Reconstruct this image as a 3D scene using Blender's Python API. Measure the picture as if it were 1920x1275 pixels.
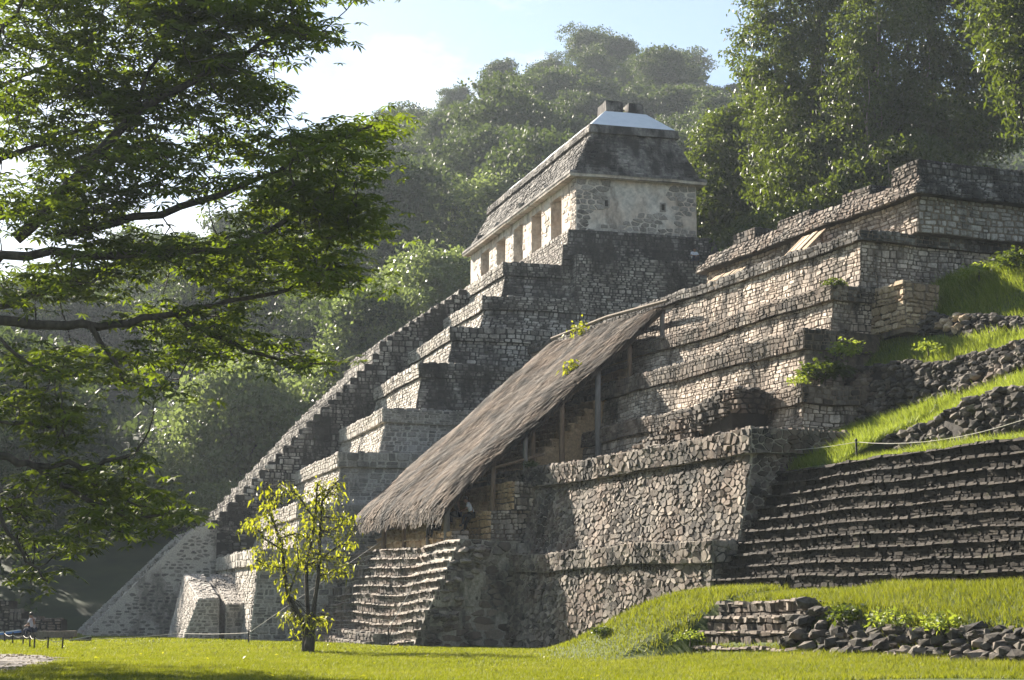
import bpy, math, random, bisect
import numpy as np
from mathutils import Vector, Matrix, noise

for o in list(bpy.data.objects):
    bpy.data.objects.remove(o)
SC = bpy.context.scene
COL = SC.collection
R = math.radians

# ------------------------------------------------------------------ camera
EYE = 1.65
PITCH = math.atan((1140 - 637.5) / 3200)          # horizon lies low in the frame: the camera looks up
cam_d = bpy.data.cameras.new('camera')
cam_d.sensor_width = 36; cam_d.lens = 60.0
cam_d.clip_start = 0.5; cam_d.clip_end = 4000
cam = bpy.data.objects.new('camera', cam_d); COL.objects.link(cam)
cam.location = (0, 0, EYE); cam.rotation_euler = (R(90) + PITCH, 0, 0)
SC.camera = cam

# ------------------------------------------------------------------ light
SUN_AZ, SUN_EL = -37.0, 27.0                      # degrees; azimuth from +Y, negative to the left
SC.view_settings.view_transform = 'Standard'; SC.view_settings.look = 'None'
SC.view_settings.exposure = 2.15; SC.view_settings.gamma = 1
W = bpy.data.worlds.new('World'); SC.world = W; W.use_nodes = True
nt = W.node_tree; bg = nt.nodes['Background']
sky = nt.nodes.new('ShaderNodeTexSky'); sky.sky_type = 'NISHITA'; sky.sun_disc = False
sky.sun_elevation = R(SUN_EL); sky.sun_rotation = R(SUN_AZ) % (2 * math.pi)
sky.air_density = 1.0; sky.dust_density = 0.8; sky.ozone_density = 1.2; sky.altitude = 150
tc = nt.nodes.new('ShaderNodeTexCoord')
mp = nt.nodes.new('ShaderNodeMapping'); mp.inputs['Scale'].default_value = (1, 1, 2.4); mp.inputs['Location'].default_value = (0.30, 0.05, 0.1)
nz = nt.nodes.new('ShaderNodeTexNoise'); nz.inputs['Scale'].default_value = 4.2; nz.inputs['Detail'].default_value = 7; nz.inputs['Roughness'].default_value = 0.55
cr = nt.nodes.new('ShaderNodeValToRGB'); cr.color_ramp.elements[0].position = 0.53; cr.color_ramp.elements[1].position = 0.70
mx = nt.nodes.new('ShaderNodeMixRGB'); mx.inputs['Color2'].default_value = (8.6, 8.9, 9.4, 1)
nt.links.new(tc.outputs['Generated'], mp.inputs['Vector']); nt.links.new(mp.outputs[0], nz.inputs['Vector'])
nt.links.new(nz.outputs['Fac'], cr.inputs[0]); nt.links.new(cr.outputs[0], mx.inputs['Fac'])
nt.links.new(sky.outputs[0], mx.inputs['Color1']); nt.links.new(mx.outputs[0], bg.inputs['Color'])
bg.inputs['Strength'].default_value = 0.041
sun_d = bpy.data.lights.new('sun', 'SUN'); sun_d.energy = 5.0; sun_d.angle = R(0.53); sun_d.color = (1.0, 0.90, 0.77)
sun = bpy.data.objects.new('sun', sun_d); COL.objects.link(sun)
sdir = Vector((math.sin(R(SUN_AZ)) * math.cos(R(SUN_EL)), math.cos(R(SUN_AZ)) * math.cos(R(SUN_EL)), math.sin(R(SUN_EL))))
sun.rotation_euler = sdir.to_track_quat('Z', 'Y').to_euler(); sun.location = (-60, 80, 90)
cy = SC.cycles
cy.max_bounces = 6; cy.diffuse_bounces = 3; cy.glossy_bounces = 2; cy.transmission_bounces = 4; cy.volume_bounces = 0; cy.transparent_max_bounces = 4
cy.use_denoising = True; cy.caustics_reflective = False; cy.caustics_refractive = False
cy.sample_clamp_indirect = 6

# ------------------------------------------------------------------ helpers
WORLD = {}                                         # world position of every object made here

def put(name, data, parent=None, loc=(0, 0, 0)):
    o = bpy.data.objects.new(name, data)
    o.location = loc
    if parent is not None:
        o.parent = parent
        o.matrix_parent_inverse = Matrix.Translation(-WORLD[parent])
    WORLD[o] = Vector(loc)
    COL.objects.link(o)
    return o

def tag(o, label=None, cat=None, group=None, kind=None):
    if label: o['label'] = label
    if cat: o['category'] = cat
    if group: o['group'] = group
    if kind: o['kind'] = kind
    return o

def thing(name, loc, label, cat, group=None):
    return tag(put(name, None, None, loc), label, cat, group)

def add_tone(me, tones):
    at_ = me.attributes.new('tone', 'FLOAT', 'FACE')
    at_.data.foreach_set('value', np.asarray(tones, dtype=np.float32))

def mesh(name, V, F, mats, tones=None, mi=None, parent=None, loc=None, smooth=False):
    """one mesh object; vertices are given in world space, the origin is moved to loc"""
    me = bpy.data.meshes.new(name)
    if loc is None: loc = (0, 0, 0) if parent is None else WORLD[parent]
    l = Vector(loc)
    me.from_pydata([(v[0] - l[0], v[1] - l[1], v[2] - l[2]) for v in V], [], F)
    if not isinstance(mats, (list, tuple)): mats = [mats]
    for m in mats: me.materials.append(m)
    if tones is not None: add_tone(me, tones)
    if mi is not None: me.polygons.foreach_set('material_index', mi)
    if smooth: me.polygons.foreach_set('use_smooth', [True] * len(F))
    return put(name, me, parent, l)

def mesh_np(name, V, F, mat, tones=None, parent=None, loc=(0, 0, 0), link=True):
    """numpy vertices (n,3) and equal-sided faces (m,k); coordinates are local to loc"""
    me = bpy.data.meshes.new(name)
    n, (m, k) = len(V), F.shape
    me.vertices.add(n); me.vertices.foreach_set('co', np.asarray(V, np.float32).ravel())
    me.loops.add(m * k); me.loops.foreach_set('vertex_index', F.astype(np.int32).ravel())
    me.polygons.add(m)
    me.polygons.foreach_set('loop_start', np.arange(0, m * k, k, dtype=np.int32))
    me.update(calc_edges=True)
    me.materials.append(mat)
    if tones is not None: add_tone(me, tones)
    return put(name, me, parent, loc) if link else me

class Frame:
    """plan axes of a building: a runs along its front (away from the viewer), b into the building"""
    def __init__(s, o, deg):
        t = R(deg); s.o = Vector((o[0], o[1], 0))
        s.u = Vector((-math.sin(t), math.cos(t), 0)); s.w = Vector((math.cos(t), math.sin(t), 0)); s.deg = deg
    def p(s, a, b, z): return s.o + s.u * a + s.w * b + Vector((0, 0, z))
    def ab(s, x, y):
        dx, dy = x - s.o.x, y - s.o.y
        return dx * s.u.x + dy * s.u.y, dx * s.w.x + dy * s.w.y

FI = Frame((4.0, 104.0), 16.5)                     # the tall pyramid with the temple on top
FX = Frame((6.75, 60.0), 22.5)                     # the terraced pyramid and its stairs in front

def at(px, py, Y):
    """point of the place on a line of sight, Y metres away (used to lay out the trees)"""
    x = (px - 960) / 3200; y = -(py - 637.5) / 3200
    dy = math.cos(PITCH) - y * math.sin(PITCH); dz = math.sin(PITCH) + y * math.cos(PITCH)
    return Vector((x * Y / dy, Y, EYE + dz * Y / dy))

def S(x):
    x = np.clip(x, 0, 1); return x * x * (3 - 2 * x)

def make_warp(amp, freq, seed):
    off = Vector((seed * 13.7, seed * 7.1, seed * 3.3))
    def f(P):
        P = Vector(P)
        return P + noise.noise_vector(P * freq + off) * amp + noise.noise_vector(P * freq * 4.3 + off) * (amp * 0.35)
    return f
NOWARP = lambda P: Vector(P)

# ------------------------------------------------------------------ materials
def nodes(name):
    m = bpy.data.materials.new(name); m.use_nodes = True
    t = m.node_tree; b = t.nodes['Principled BSDF']
    b.inputs['Specular IOR Level'].default_value = 0.25
    return m, t, b

def N(t, kind, **kw):
    n = t.nodes.new(kind)
    for k, v in kw.items():
        if k in n.inputs: n.inputs[k].default_value = v
        else: setattr(n, k, v)
    return n

def ramp(t, src, stops):
    r = t.nodes.new('ShaderNodeValToRGB'); e = r.color_ramp.elements
    while len(e) < len(stops): e.new(0.5)
    for el, (p, c) in zip(e, stops):
        el.position = p; el.color = (c[0], c[1], c[2], 1) if not isinstance(c, float) else (c, c, c, 1)
    t.links.new(src, r.inputs[0]); return r.outputs[0]

def mixc(t, fac, a, b):
    m = t.nodes.new('ShaderNodeMixRGB')
    for s, v in ((m.inputs[0], fac), (m.inputs[1], a), (m.inputs[2], b)):
        if hasattr(v, 'links'): t.links.new(v, s)
        else: s.default_value = (v[0], v[1], v[2], 1) if isinstance(v, tuple) else v
    return m.outputs[0]

def stone_mat(name, dark, light, stain=0.5, stain_col=(0.018, 0.017, 0.015), moss=0.15, moss_col=(0.055, 0.06, 0.022), scale=0.35, tint=None, tint_amt=0.0, fine=9.0, bump=0.35):
    m, t, b = nodes(name)
    geo = N(t, 'ShaderNodeNewGeometry'); P = geo.outputs['Position']
    at_ = N(t, 'ShaderNodeAttribute', attribute_name='tone')
    col = ramp(t, at_.outputs['Fac'], [(0.0, dark), (0.55, tuple((d + l) / 2 for d, l in zip(dark, light))), (1.0, light)])
    f = N(t, 'ShaderNodeTexNoise', Scale=fine, Detail=6.0, Roughness=0.65); t.links.new(P, f.inputs['Vector'])
    g = ramp(t, f.outputs['Fac'], [(0.3, 0.55), (0.7, 1.25)])
    mm = t.nodes.new('ShaderNodeMixRGB'); mm.blend_type = 'MULTIPLY'; mm.inputs[0].default_value = 1
    t.links.new(col, mm.inputs[1]); t.links.new(g, mm.inputs[2]); col = mm.outputs[0]
    if tint:
        tn = N(t, 'ShaderNodeTexNoise', Scale=0.5, Detail=3.0); t.links.new(P, tn.inputs['Vector'])
        tf = ramp(t, tn.outputs['Fac'], [(0.42, 0.0), (0.62, float(tint_amt))])
        col = mixc(t, tf, col, tint)
    st = N(t, 'ShaderNodeMapping'); st.inputs['Scale'].default_value = (1, 1, 0.45); t.links.new(P, st.inputs['Vector'])
    sn = N(t, 'ShaderNodeTexNoise', Scale=scale, Detail=8.0, Roughness=0.68); t.links.new(st.outputs[0], sn.inputs['Vector'])
    c = 0.72 - 0.34 * stain
    sf = ramp(t, sn.outputs['Fac'], [(max(0.0, c - 0.10), 0.0), (c + 0.06, 0.92)])
    col = mixc(t, sf, col, stain_col)
    if moss > 0:
        mn = N(t, 'ShaderNodeTexNoise', Scale=1.1, Detail=7.0, Roughness=0.7); t.links.new(P, mn.inputs['Vector'])
        c2 = 0.74 - 0.3 * moss
        mf = ramp(t, mn.outputs['Fac'], [(c2 - 0.05, 0.0), (c2 + 0.08, 0.8)])
        col = mixc(t, mf, col, moss_col)
    t.links.new(col, b.inputs['Base Color']); b.inputs['Roughness'].default_value = 0.92
    bp = N(t, 'ShaderNodeBump', Strength=bump, Distance=0.06); t.links.new(f.outputs['Fac'], bp.inputs['Height']); t.links.new(bp.outputs[0], b.inputs['Normal'])
    return m

def leaf_mat(name, dark, mid, light, trans=0.45, rough=0.5, tcol=None, hue=0.0):
    m, t, b = nodes(name)
    at_ = N(t, 'ShaderNodeAttribute', attribute_name='tone')
    fac = at_.outputs['Fac']
    if hue:
        oi = N(t, 'ShaderNodeObjectInfo')
        ma = N(t, 'ShaderNodeMath', operation='MULTIPLY_ADD'); ma.inputs[1].default_value = hue; t.links.new(oi.outputs['Random'], ma.inputs[0]); t.links.new(fac, ma.inputs[2])
        mb = N(t, 'ShaderNodeMath', operation='SUBTRACT'); mb.inputs[1].default_value = hue / 2; t.links.new(ma.outputs[0], mb.inputs[0]); fac = mb.outputs[0]
    col = ramp(t, fac, [(0.0, dark), (0.5, mid), (1.0, light)])
    t.links.new(col, b.inputs['Base Color']); b.inputs['Roughness'].default_value = rough; b.inputs['Specular IOR Level'].default_value = 0.2
    tr = N(t, 'ShaderNodeBsdfTranslucent')
    tc_ = mixc(t, 0.65, col, tcol if tcol else (0.22, 0.30, 0.03)); t.links.new(tc_, tr.inputs['Color'])
    mi = N(t, 'ShaderNodeMixShader'); mi.inputs[0].default_value = trans
    t.links.new(b.outputs[0], mi.inputs[1]); t.links.new(tr.outputs[0], mi.inputs[2])
    t.links.new(mi.outputs[0], t.nodes['Material Output'].inputs['Surface'])
    return m

def plain_mat(name, c1, c2, scale=6.0, rough=0.8, bump=0.2, stretch=(1, 1, 1)):
    m, t, b = nodes(name)
    geo = N(t, 'ShaderNodeNewGeometry'); mp_ = N(t, 'ShaderNodeMapping'); mp_.inputs['Scale'].default_value = stretch
    t.links.new(geo.outputs['Position'], mp_.inputs['Vector'])
    n = N(t, 'ShaderNodeTexNoise', Scale=scale, Detail=6.0, Roughness=0.6); t.links.new(mp_.outputs[0], n.inputs['Vector'])
    t.links.new(ramp(t, n.outputs['Fac'], [(0.3, c1), (0.7, c2)]), b.inputs['Base Color']); b.inputs['Roughness'].default_value = rough
    bp = N(t, 'ShaderNodeBump', Strength=bump, Distance=0.03); t.links.new(n.outputs['Fac'], bp.inputs['Height']); t.links.new(bp.outputs[0], b.inputs['Normal'])
    return m

M = {}
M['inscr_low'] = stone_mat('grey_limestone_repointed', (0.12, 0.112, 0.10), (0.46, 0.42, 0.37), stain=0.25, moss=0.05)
M['mortar'] = stone_mat('pale_lime_mortar', (0.40, 0.37, 0.32), (0.50, 0.46, 0.40), stain=0.35, moss=0.1, fine=14)
M['inscr_north'] = stone_mat('limestone_lightened_for_sun', (0.26, 0.235, 0.20), (0.62, 0.57, 0.50), stain=0.32, moss=0.20, scale=0.5, moss_col=(0.11, 0.095, 0.04))  # less stained, and lightened: sun on the north faces put into the colour
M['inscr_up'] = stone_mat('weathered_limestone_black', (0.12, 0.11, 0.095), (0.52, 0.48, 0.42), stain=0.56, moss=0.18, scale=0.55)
M['core_dark'] = stone_mat('dark_joint_masonry', (0.045, 0.042, 0.036), (0.10, 0.09, 0.075), stain=0.6, moss=0.3)
M['temple_wall'] = stone_mat('pale_temple_limestone', (0.20, 0.18, 0.155), (0.46, 0.42, 0.37), stain=0.2, moss=0.0, scale=0.8)
M['plaster'] = stone_mat('worn_lime_plaster', (0.58, 0.53, 0.46), (0.68, 0.63, 0.56), stain=0.34, moss=0.0, scale=1.0, stain_col=(0.20, 0.17, 0.14), tint=(0.52, 0.37, 0.26), tint_amt=0.5, fine=3.0, bump=0.25)
M['roof_dark'] = stone_mat('blackened_roof_masonry', (0.09, 0.083, 0.074), (0.40, 0.37, 0.33), stain=0.70, moss=0.05, scale=0.8)
M['white_cap'] = plain_mat('white_lime_and_haze', (0.62, 0.66, 0.70), (0.74, 0.77, 0.80), 1.5, 0.9)
M['pink'] = stone_mat('pinkish_limestone', (0.24, 0.20, 0.165), (0.70, 0.60, 0.50), stain=0.44, moss=0.20, scale=0.7, tint=(0.42, 0.30, 0.21), tint_amt=0.25)
M['pink_core'] = stone_mat('ochre_joint_masonry', (0.12, 0.095, 0.07), (0.26, 0.20, 0.14), stain=0.45, moss=0.25, scale=0.6)
M['rough'] = stone_mat('rough_dark_grey_stone', (0.05, 0.044, 0.038), (0.30, 0.26, 0.215), stain=0.40, moss=0.22, scale=0.7, tint=(0.20, 0.13, 0.09), tint_amt=0.4)
M['rough_core'] = stone_mat('pale_joint_masonry', (0.30, 0.27, 0.22), (0.42, 0.38, 0.32), stain=0.5, moss=0.25, scale=0.8)
M['orange_light'] = stone_mat('stone_painted_orange_light', (0.36, 0.23, 0.12), (0.62, 0.44, 0.26), stain=0.15, moss=0.1, scale=0.8)  # orange light under the thatch is put into this stone's colour
M['black'] = stone_mat('mossy_shade_blackened_stone', (0.012, 0.0095, 0.007), (0.050, 0.041, 0.031), stain=0.35, moss=0.35, scale=0.9, moss_col=(0.05, 0.055, 0.02))  # moss and dark stone; the risers' missing sunlight is put into the black
M['boulder'] = stone_mat('dark_field_boulder', (0.03, 0.027, 0.023), (0.15, 0.13, 0.105), stain=0.35, moss=0.35, scale=1.2, moss_col=(0.05, 0.06, 0.018))
M['black_core'] = stone_mat('black_soil_joints_hole_shade', (0.02, 0.018, 0.015), (0.035, 0.03, 0.025), stain=0.2, moss=0.3)
M['tan'] = stone_mat('tan_field_stone', (0.26, 0.19, 0.12), (0.52, 0.41, 0.28), stain=0.2, moss=0.15)
M['far'] = stone_mat('pale_far_masonry', (0.30, 0.29, 0.28), (0.52, 0.51, 0.49), stain=0.4, moss=0.0, scale=0.35)
M['wood'] = plain_mat('weathered_timber', (0.09, 0.06, 0.04), (0.24, 0.16, 0.10), 5, 0.85, 0.3, (4, 4, 0.5))
M['wood_grey'] = plain_mat('grey_timber', (0.12, 0.11, 0.10), (0.25, 0.23, 0.21), 5, 0.85, 0.3, (4, 4, 0.5))
M['iron'] = plain_mat('black_painted_iron', (0.012, 0.012, 0.012), (0.035, 0.03, 0.028), 12, 0.6)
M['rope'] = plain_mat('pale_rope', (0.42, 0.39, 0.33), (0.58, 0.55, 0.48), 30, 0.9)
M['bark'] = plain_mat('dark_bark', (0.022, 0.019, 0.015), (0.085, 0.072, 0.055), 3, 0.95, 0.6, (2, 2, 0.7))
M['bark_pale'] = plain_mat('grey_liana_bark', (0.12, 0.10, 0.08), (0.27, 0.23, 0.18), 3, 0.95, 0.5, (2, 2, 0.7))
M['leaf_big'] = leaf_mat('palmate_leaf', (0.012, 0.026, 0.004), (0.022, 0.044, 0.006), (0.075, 0.095, 0.010), trans=0.48, rough=0.45, tcol=(0.24, 0.33, 0.009))
M['leaf_young'] = leaf_mat('yellow_green_leaf', (0.06, 0.09, 0.012), (0.15, 0.17, 0.014), (0.30, 0.26, 0.02), trans=0.48, rough=0.5, tcol=(0.40, 0.42, 0.012))
M['leaf_right'] = leaf_mat('jungle_leaf', (0.010, 0.024, 0.006), (0.024, 0.048, 0.010), (0.075, 0.095, 0.016), trans=0.40, rough=0.45, tcol=(0.16, 0.21, 0.012), hue=0.25)
M['leaf_hill'] = leaf_mat('hill_leaf', (0.014, 0.030, 0.010), (0.028, 0.052, 0.015), (0.065, 0.088, 0.026), trans=0.33, rough=0.62, tcol=(0.10, 0.14, 0.02), hue=0.6)
M['leaf_mid'] = leaf_mat('pale_tree_leaf', (0.055, 0.085, 0.03), (0.10, 0.14, 0.05), (0.18, 0.21, 0.085), trans=0.45, rough=0.38, tcol=(0.22, 0.28, 0.06), hue=0.3)
M['grass'] = leaf_mat('lawn_grass', (0.035, 0.065, 0.008), (0.100, 0.132, 0.010), (0.22, 0.215, 0.04), trans=0.45, rough=0.6, tcol=(0.27, 0.29, 0.010))
M['weed'] = leaf_mat('tall_weed_grass', (0.05, 0.09, 0.012), (0.12, 0.18, 0.02), (0.30, 0.32, 0.08), trans=0.5, rough=0.5, tcol=(0.32, 0.38, 0.03))
M['soil'] = plain_mat('lawn_soil', (0.035, 0.055, 0.012), (0.075, 0.10, 0.016), 1.2, 0.95)
M['bank_soil'] = plain_mat('bank_turf', (0.030, 0.050, 0.012), (0.070, 0.095, 0.018), 1.0, 0.95)
M['forest_floor'] = plain_mat('forest_floor', (0.012, 0.022, 0.008), (0.03, 0.045, 0.015), 0.4, 0.95)
M['gravel'] = plain_mat('pale_gravel', (0.05, 0.042, 0.036), (0.13, 0.11, 0.095), 9, 0.95, 0.5)

# ------------------------------------------------------------------ masonry
CAMP = Vector((0, 0, EYE))

def voronoi(Wd, Hd, cw, ch, jit, rng, drop=0.0):
    """irregular courses of stones on a Wd x Hd wall: list of polygons"""
    rows = []; v = 0.0
    while v < Hd:
        h = ch * rng.uniform(0.7, 1.35)
        if Hd - v - h < ch * 0.5: h = Hd - v
        us = []; u = -rng.uniform(0, cw)
        while u < Wd + cw:
            if rng.random() >= drop: us.append(u)
            u += cw * rng.uniform(0.55, 1.5)
        rows.append((v + h / 2, [(x, v + h / 2 + rng.uniform(-.5, .5) * jit * h) for x in us]))
        v += h
    out = []
    nr = len(rows)
    for i, (vc, pts) in enumerate(rows):
        for (sx, sy) in pts:
            if sx < -cw * .3 or sx > Wd + cw * .3: continue
            x0, x1 = max(0, sx - (1.5 + 3 * drop) * cw), min(Wd, sx + (1.5 + 3 * drop) * cw)
            y0, y1 = max(0, sy - (1.6 + 2 * drop) * ch), min(Hd, sy + (1.6 + 2 * drop) * ch)
            if x1 - x0 < .02 or y1 - y0 < .02: continue
            poly = [(x0, y0), (x1, y0), (x1, y1), (x0, y1)]
            ax, ay = 1 / cw, 1.25 / ch
            for k in range(max(0, i - (3 if drop else 2)), min(nr, i + (4 if drop else 3))):
                q = rows[k][1]
                j0 = bisect.bisect_left(q, (sx - (2.2 + 4 * drop) * cw, -1e9)); j1 = bisect.bisect_right(q, (sx + (2.2 + 4 * drop) * cw, 1e9))
                for (tx, ty) in q[j0:j1]:
                    if tx == sx and ty == sy: continue
                    nx, ny = (tx - sx) * ax * ax, (ty - sy) * ay * ay
                    c = nx * (sx + tx) / 2 + ny * (sy + ty) / 2
                    new = []; pd = None
                    n = len(poly)
                    ds = [p[0] * nx + p[1] * ny - c for p in poly]
                    for m in range(n):
                        d0, d1 = ds[m], ds[(m + 1) % n]
                        if d0 <= 0: new.append(poly[m])
                        if (d0 < 0 < d1) or (d1 < 0 < d0):
                            f = d0 / (d0 - d1); p, r = poly[m], poly[(m + 1) % n]
                            new.append((p[0] + (r[0] - p[0]) * f, p[1] + (r[1] - p[1]) * f))
                    poly = new
                    if len(poly) < 3: break
                if len(poly) < 3: break
            if len(poly) >= 3: out.append(poly)
    return out

def coursed(Wd, Hd, cw, ch, jit, rng):
    """uneven horizontal courses of roughly squared stones: list of polygons"""
    vs = [0.0]
    while vs[-1] < Hd - ch * .45: vs.append(min(Hd, vs[-1] + ch * rng.choice((.6, .8, 1, 1, 1.25, 1.6))))
    vs[-1] = Hd; n = len(vs); ph = [(rng.uniform(0, 6.28), rng.uniform(.5, 1.3), rng.uniform(0, 6.28)) for _ in vs]
    def lv(i, u):
        if i == 0 or i == n - 1: return vs[i]
        a, f, b = ph[i]; return vs[i] + ch * .22 * jit * (math.sin(u * f + a) + math.sin(u * f * 3.1 + b))
    out = []
    for i in range(n - 1):
        u = -rng.uniform(0, cw); h = vs[i + 1] - vs[i]
        while u < Wd:
            w = cw * rng.choice((.45, .6, .8, 1, 1, 1.3, 1.7)); a, b = max(0, u), min(Wd, u + w); u += w
            if b - a < cw * .2: continue
            j = lambda s: rng.uniform(-s, s) * jit
            rws = [(0, 1)]
            if h > ch * .95 and rng.random() < .25: m = rng.uniform(.4, .6); rws = [(0, m), (m, 1)]
            for t0, t1 in rws:
                y00, y10 = lv(i, a) * (1 - t0) + lv(i + 1, a) * t0, lv(i, b) * (1 - t0) + lv(i + 1, b) * t0
                y01, y11 = lv(i, a) * (1 - t1) + lv(i + 1, a) * t1, lv(i, b) * (1 - t1) + lv(i + 1, b) * t1
                x = .12 * cw; y = .1 * ch
                P = [(a + abs(j(x)), y00 + abs(j(y))), (b - abs(j(x)), y10 + abs(j(y))), (b - abs(j(x)), y11 - abs(j(y))), (a + abs(j(x)), y01 - abs(j(y)))]
                Q = []
                for k in range(4):                      # knock corners off
                    p, l, r = P[k], P[k - 1], P[(k + 1) % 4]
                    if rng.random() < .55:
                        c = rng.uniform(.12, .3); Q += [(p[0] + (l[0] - p[0]) * c * .5, p[1] + (l[1] - p[1]) * c), (p[0] + (r[0] - p[0]) * c * .5, p[1] + (r[1] - p[1]) * c)]
                    else: Q.append(p)
                out.append(Q)
    return out

ICO_V = []
_g = (1 + 5 ** .5) / 2
for s1 in (-1, 1):
    for s2 in (-_g, _g):
        ICO_V += [(0, s1, s2), (s1, s2, 0), (s2, 0, s1)]
ICO_V = [Vector(v).normalized() for v in ICO_V]
ICO_F = []
for i in range(12):
    for j in range(i + 1, 12):
        for k in range(j + 1, 12):
            a_, b_, c_ = ICO_V[i], ICO_V[j], ICO_V[k]
            if (a_ - b_).length < 1.06 and (b_ - c_).length < 1.06 and (a_ - c_).length < 1.06:
                ICO_F.append((i, j, k) if (b_ - a_).cross(c_ - a_).dot(a_) > 0 else (i, k, j))

class Mason:
    """collects the stones of one thing; the largest in view become objects, the rest one mass"""
    def __init__(s, root, seed, cap=290):
        s.root, s.cap, s.st, s.rng = root, cap, [], random.Random(seed)
    def add(s, V, F, tone, mat, part, size):
        c = sum(V, Vector()) / len(V)
        s.st.append((V, F, tone, mat, part, size / (c - CAMP).length, c))
    def wall(s, part, q, cw, ch, mat, depth=.07, gap=.02, jit=.5, warp=NOWARP, keep=None, out=None, inset=.8, tone=(0, 1), drop=0.0, tilt=.25, rag=0.0, cells=False):
        q = [Vector(p) for p in q]
        Wd = ((q[1] - q[0]).length + (q[2] - q[3]).length) / 2; Hd = ((q[3] - q[0]).length + (q[2] - q[1]).length) / 2
        if Wd < .1 or Hd < .08: return
        n = (q[1] - q[0]).cross(q[3] - q[0]).normalized()
        if out is not None and n.dot(out) < 0: n = -n
        rng = s.rng
        def P(u, v):
            u /= Wd; v /= Hd
            return (q[0] * (1 - u) + q[1] * u) * (1 - v) + (q[3] * (1 - u) + q[2] * u) * v
        for poly in (voronoi(Wd, Hd, cw, ch, jit, rng, drop) if cells else coursed(Wd, Hd, cw, ch, jit, rng)):
            if rag:
                pp = []
                for m in range(len(poly)):
                    p, r_ = poly[m], poly[(m + 1) % len(poly)]; pp.append(p); dx, dy = r_[0] - p[0], r_[1] - p[1]
                    if dx * dx + dy * dy > .012:
                        j = rng.uniform(-rag, rag * .5); pp.append((min(Wd, max(0, p[0] + dx * .5 - dy * j)), min(Hd, max(0, p[1] + dy * .5 + dx * j))))
                poly = pp
            k = len(poly)
            cx = sum(p[0] for p in poly) / k; cy_ = sum(p[1] for p in poly) / k
            r = sum(math.hypot(p[0] - cx, p[1] - cy_) for p in poly) / k
            if r < min(cw, ch) * .22: continue
            C = P(cx, cy_)
            if keep and not keep(C, rng): continue
            d = depth * rng.uniform(.35, 1.25); sc = max(.6, 1 - gap / r); V = []
            tx, ty = rng.uniform(-tilt, tilt) * d, rng.uniform(-tilt, tilt) * d
            for (px, py) in poly:
                V.append(warp(P(cx + (px - cx) * sc, cy_ + (py - cy_) * sc)) - n * .05)
            for (px, py) in poly:
                e = inset * rng.uniform(.86, 1.08)
                V.append(warp(P(cx + (px - cx) * sc * e, cy_ + (py - cy_) * sc * e)) + n * (d + tx * (px - cx) / r + ty * (py - cy_) / r))
            F = [(i, (i + 1) % k, k + (i + 1) % k, k + i) for i in range(k)] + [tuple(range(k, 2 * k))]
            if Wd and (q[1] - q[0]).cross(q[3] - q[0]).dot(n) < 0: F = [tuple(reversed(f)) for f in F]
            s.add(V, F, rng.uniform(*tone), mat, part, r)
    def blob(s, part, c, sx, sy, sz, mat, rot=None, tone=(0, 1), jit=.22):
        rng = s.rng
        m = Matrix.Rotation(rng.uniform(0, 6.28), 3, 'Z') @ Matrix.Rotation(rng.uniform(-.3, .3), 3, 'X') if rot is None else rot
        V = [Vector(c) + m @ Vector((v.x * sx * rng.uniform(1 - jit, 1 + jit), v.y * sy * rng.uniform(1 - jit, 1 + jit), v.z * sz * rng.uniform(1 - jit, 1 + jit))) for v in ICO_V]
        s.add(V, ICO_F, rng.uniform(*tone), mat, part, max(sx, sz))
    def course(s, part, p0, p1, mat, ln=.5, h=.14, dp=.35, warp=NOWARP, skip=.12, tone=(0, 1)):
        """a row of loose capping stones along an edge"""
        p0, p1 = Vector(p0), Vector(p1); L = (p1 - p0).length; t = (p1 - p0) / L
        w = Vector((-t.y, t.x, 0)); rng = s.rng; x = 0
        while x < L:
            l = ln * rng.uniform(.5, 1.4)
            if rng.random() > skip:
                hh = h * rng.uniform(.4, 1.5); dd = dp * rng.uniform(.7, 1.15)
                c = warp(p0 + t * (x + l / 2)); V = []
                for i in (-1, 1):
                    for j in (-1, 1):
                        for k in (-1, 1):
                            top = .78 if k > 0 else 1
                            V.append(c + t * (i * l * .48 * top * rng.uniform(.85, 1.05)) + w * (j * dd * .5 * top * rng.uniform(.85, 1.1)) + Vector((0, 0, (-.5 * hh if k < 0 else hh * rng.uniform(.75, 1.1)))))
                F = [(0, 1, 3, 2), (4, 6, 7, 5), (0, 4, 5, 1), (2, 3, 7, 6), (0, 2, 6, 4), (1, 5, 7, 3)]
                s.add(V, F, rng.uniform(*tone), mat, part, max(l, hh) / 2)
            x += l
    def flush(s, name='stone', rest='masonry'):
        s.st.sort(key=lambda e: -e[5])
        for V, F, tone, mat, part, sc, c in s.st[:s.cap]:
            mesh(name, V, F, M[mat], [tone] * len(F), parent=part, loc=c)
        V, F, T, MI, keys = [], [], [], [], []
        for v, f, tone, mat, part, sc, c in s.st[s.cap:]:
            if mat not in keys: keys.append(mat)
            b = len(V); V += v
            for q in f: F.append(tuple(i + b for i in q)); T.append(tone); MI.append(keys.index(mat))
        if F: tag(mesh(rest, V, F, [M[k] for k in keys], T, MI, parent=s.root), kind='stuff')

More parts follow.
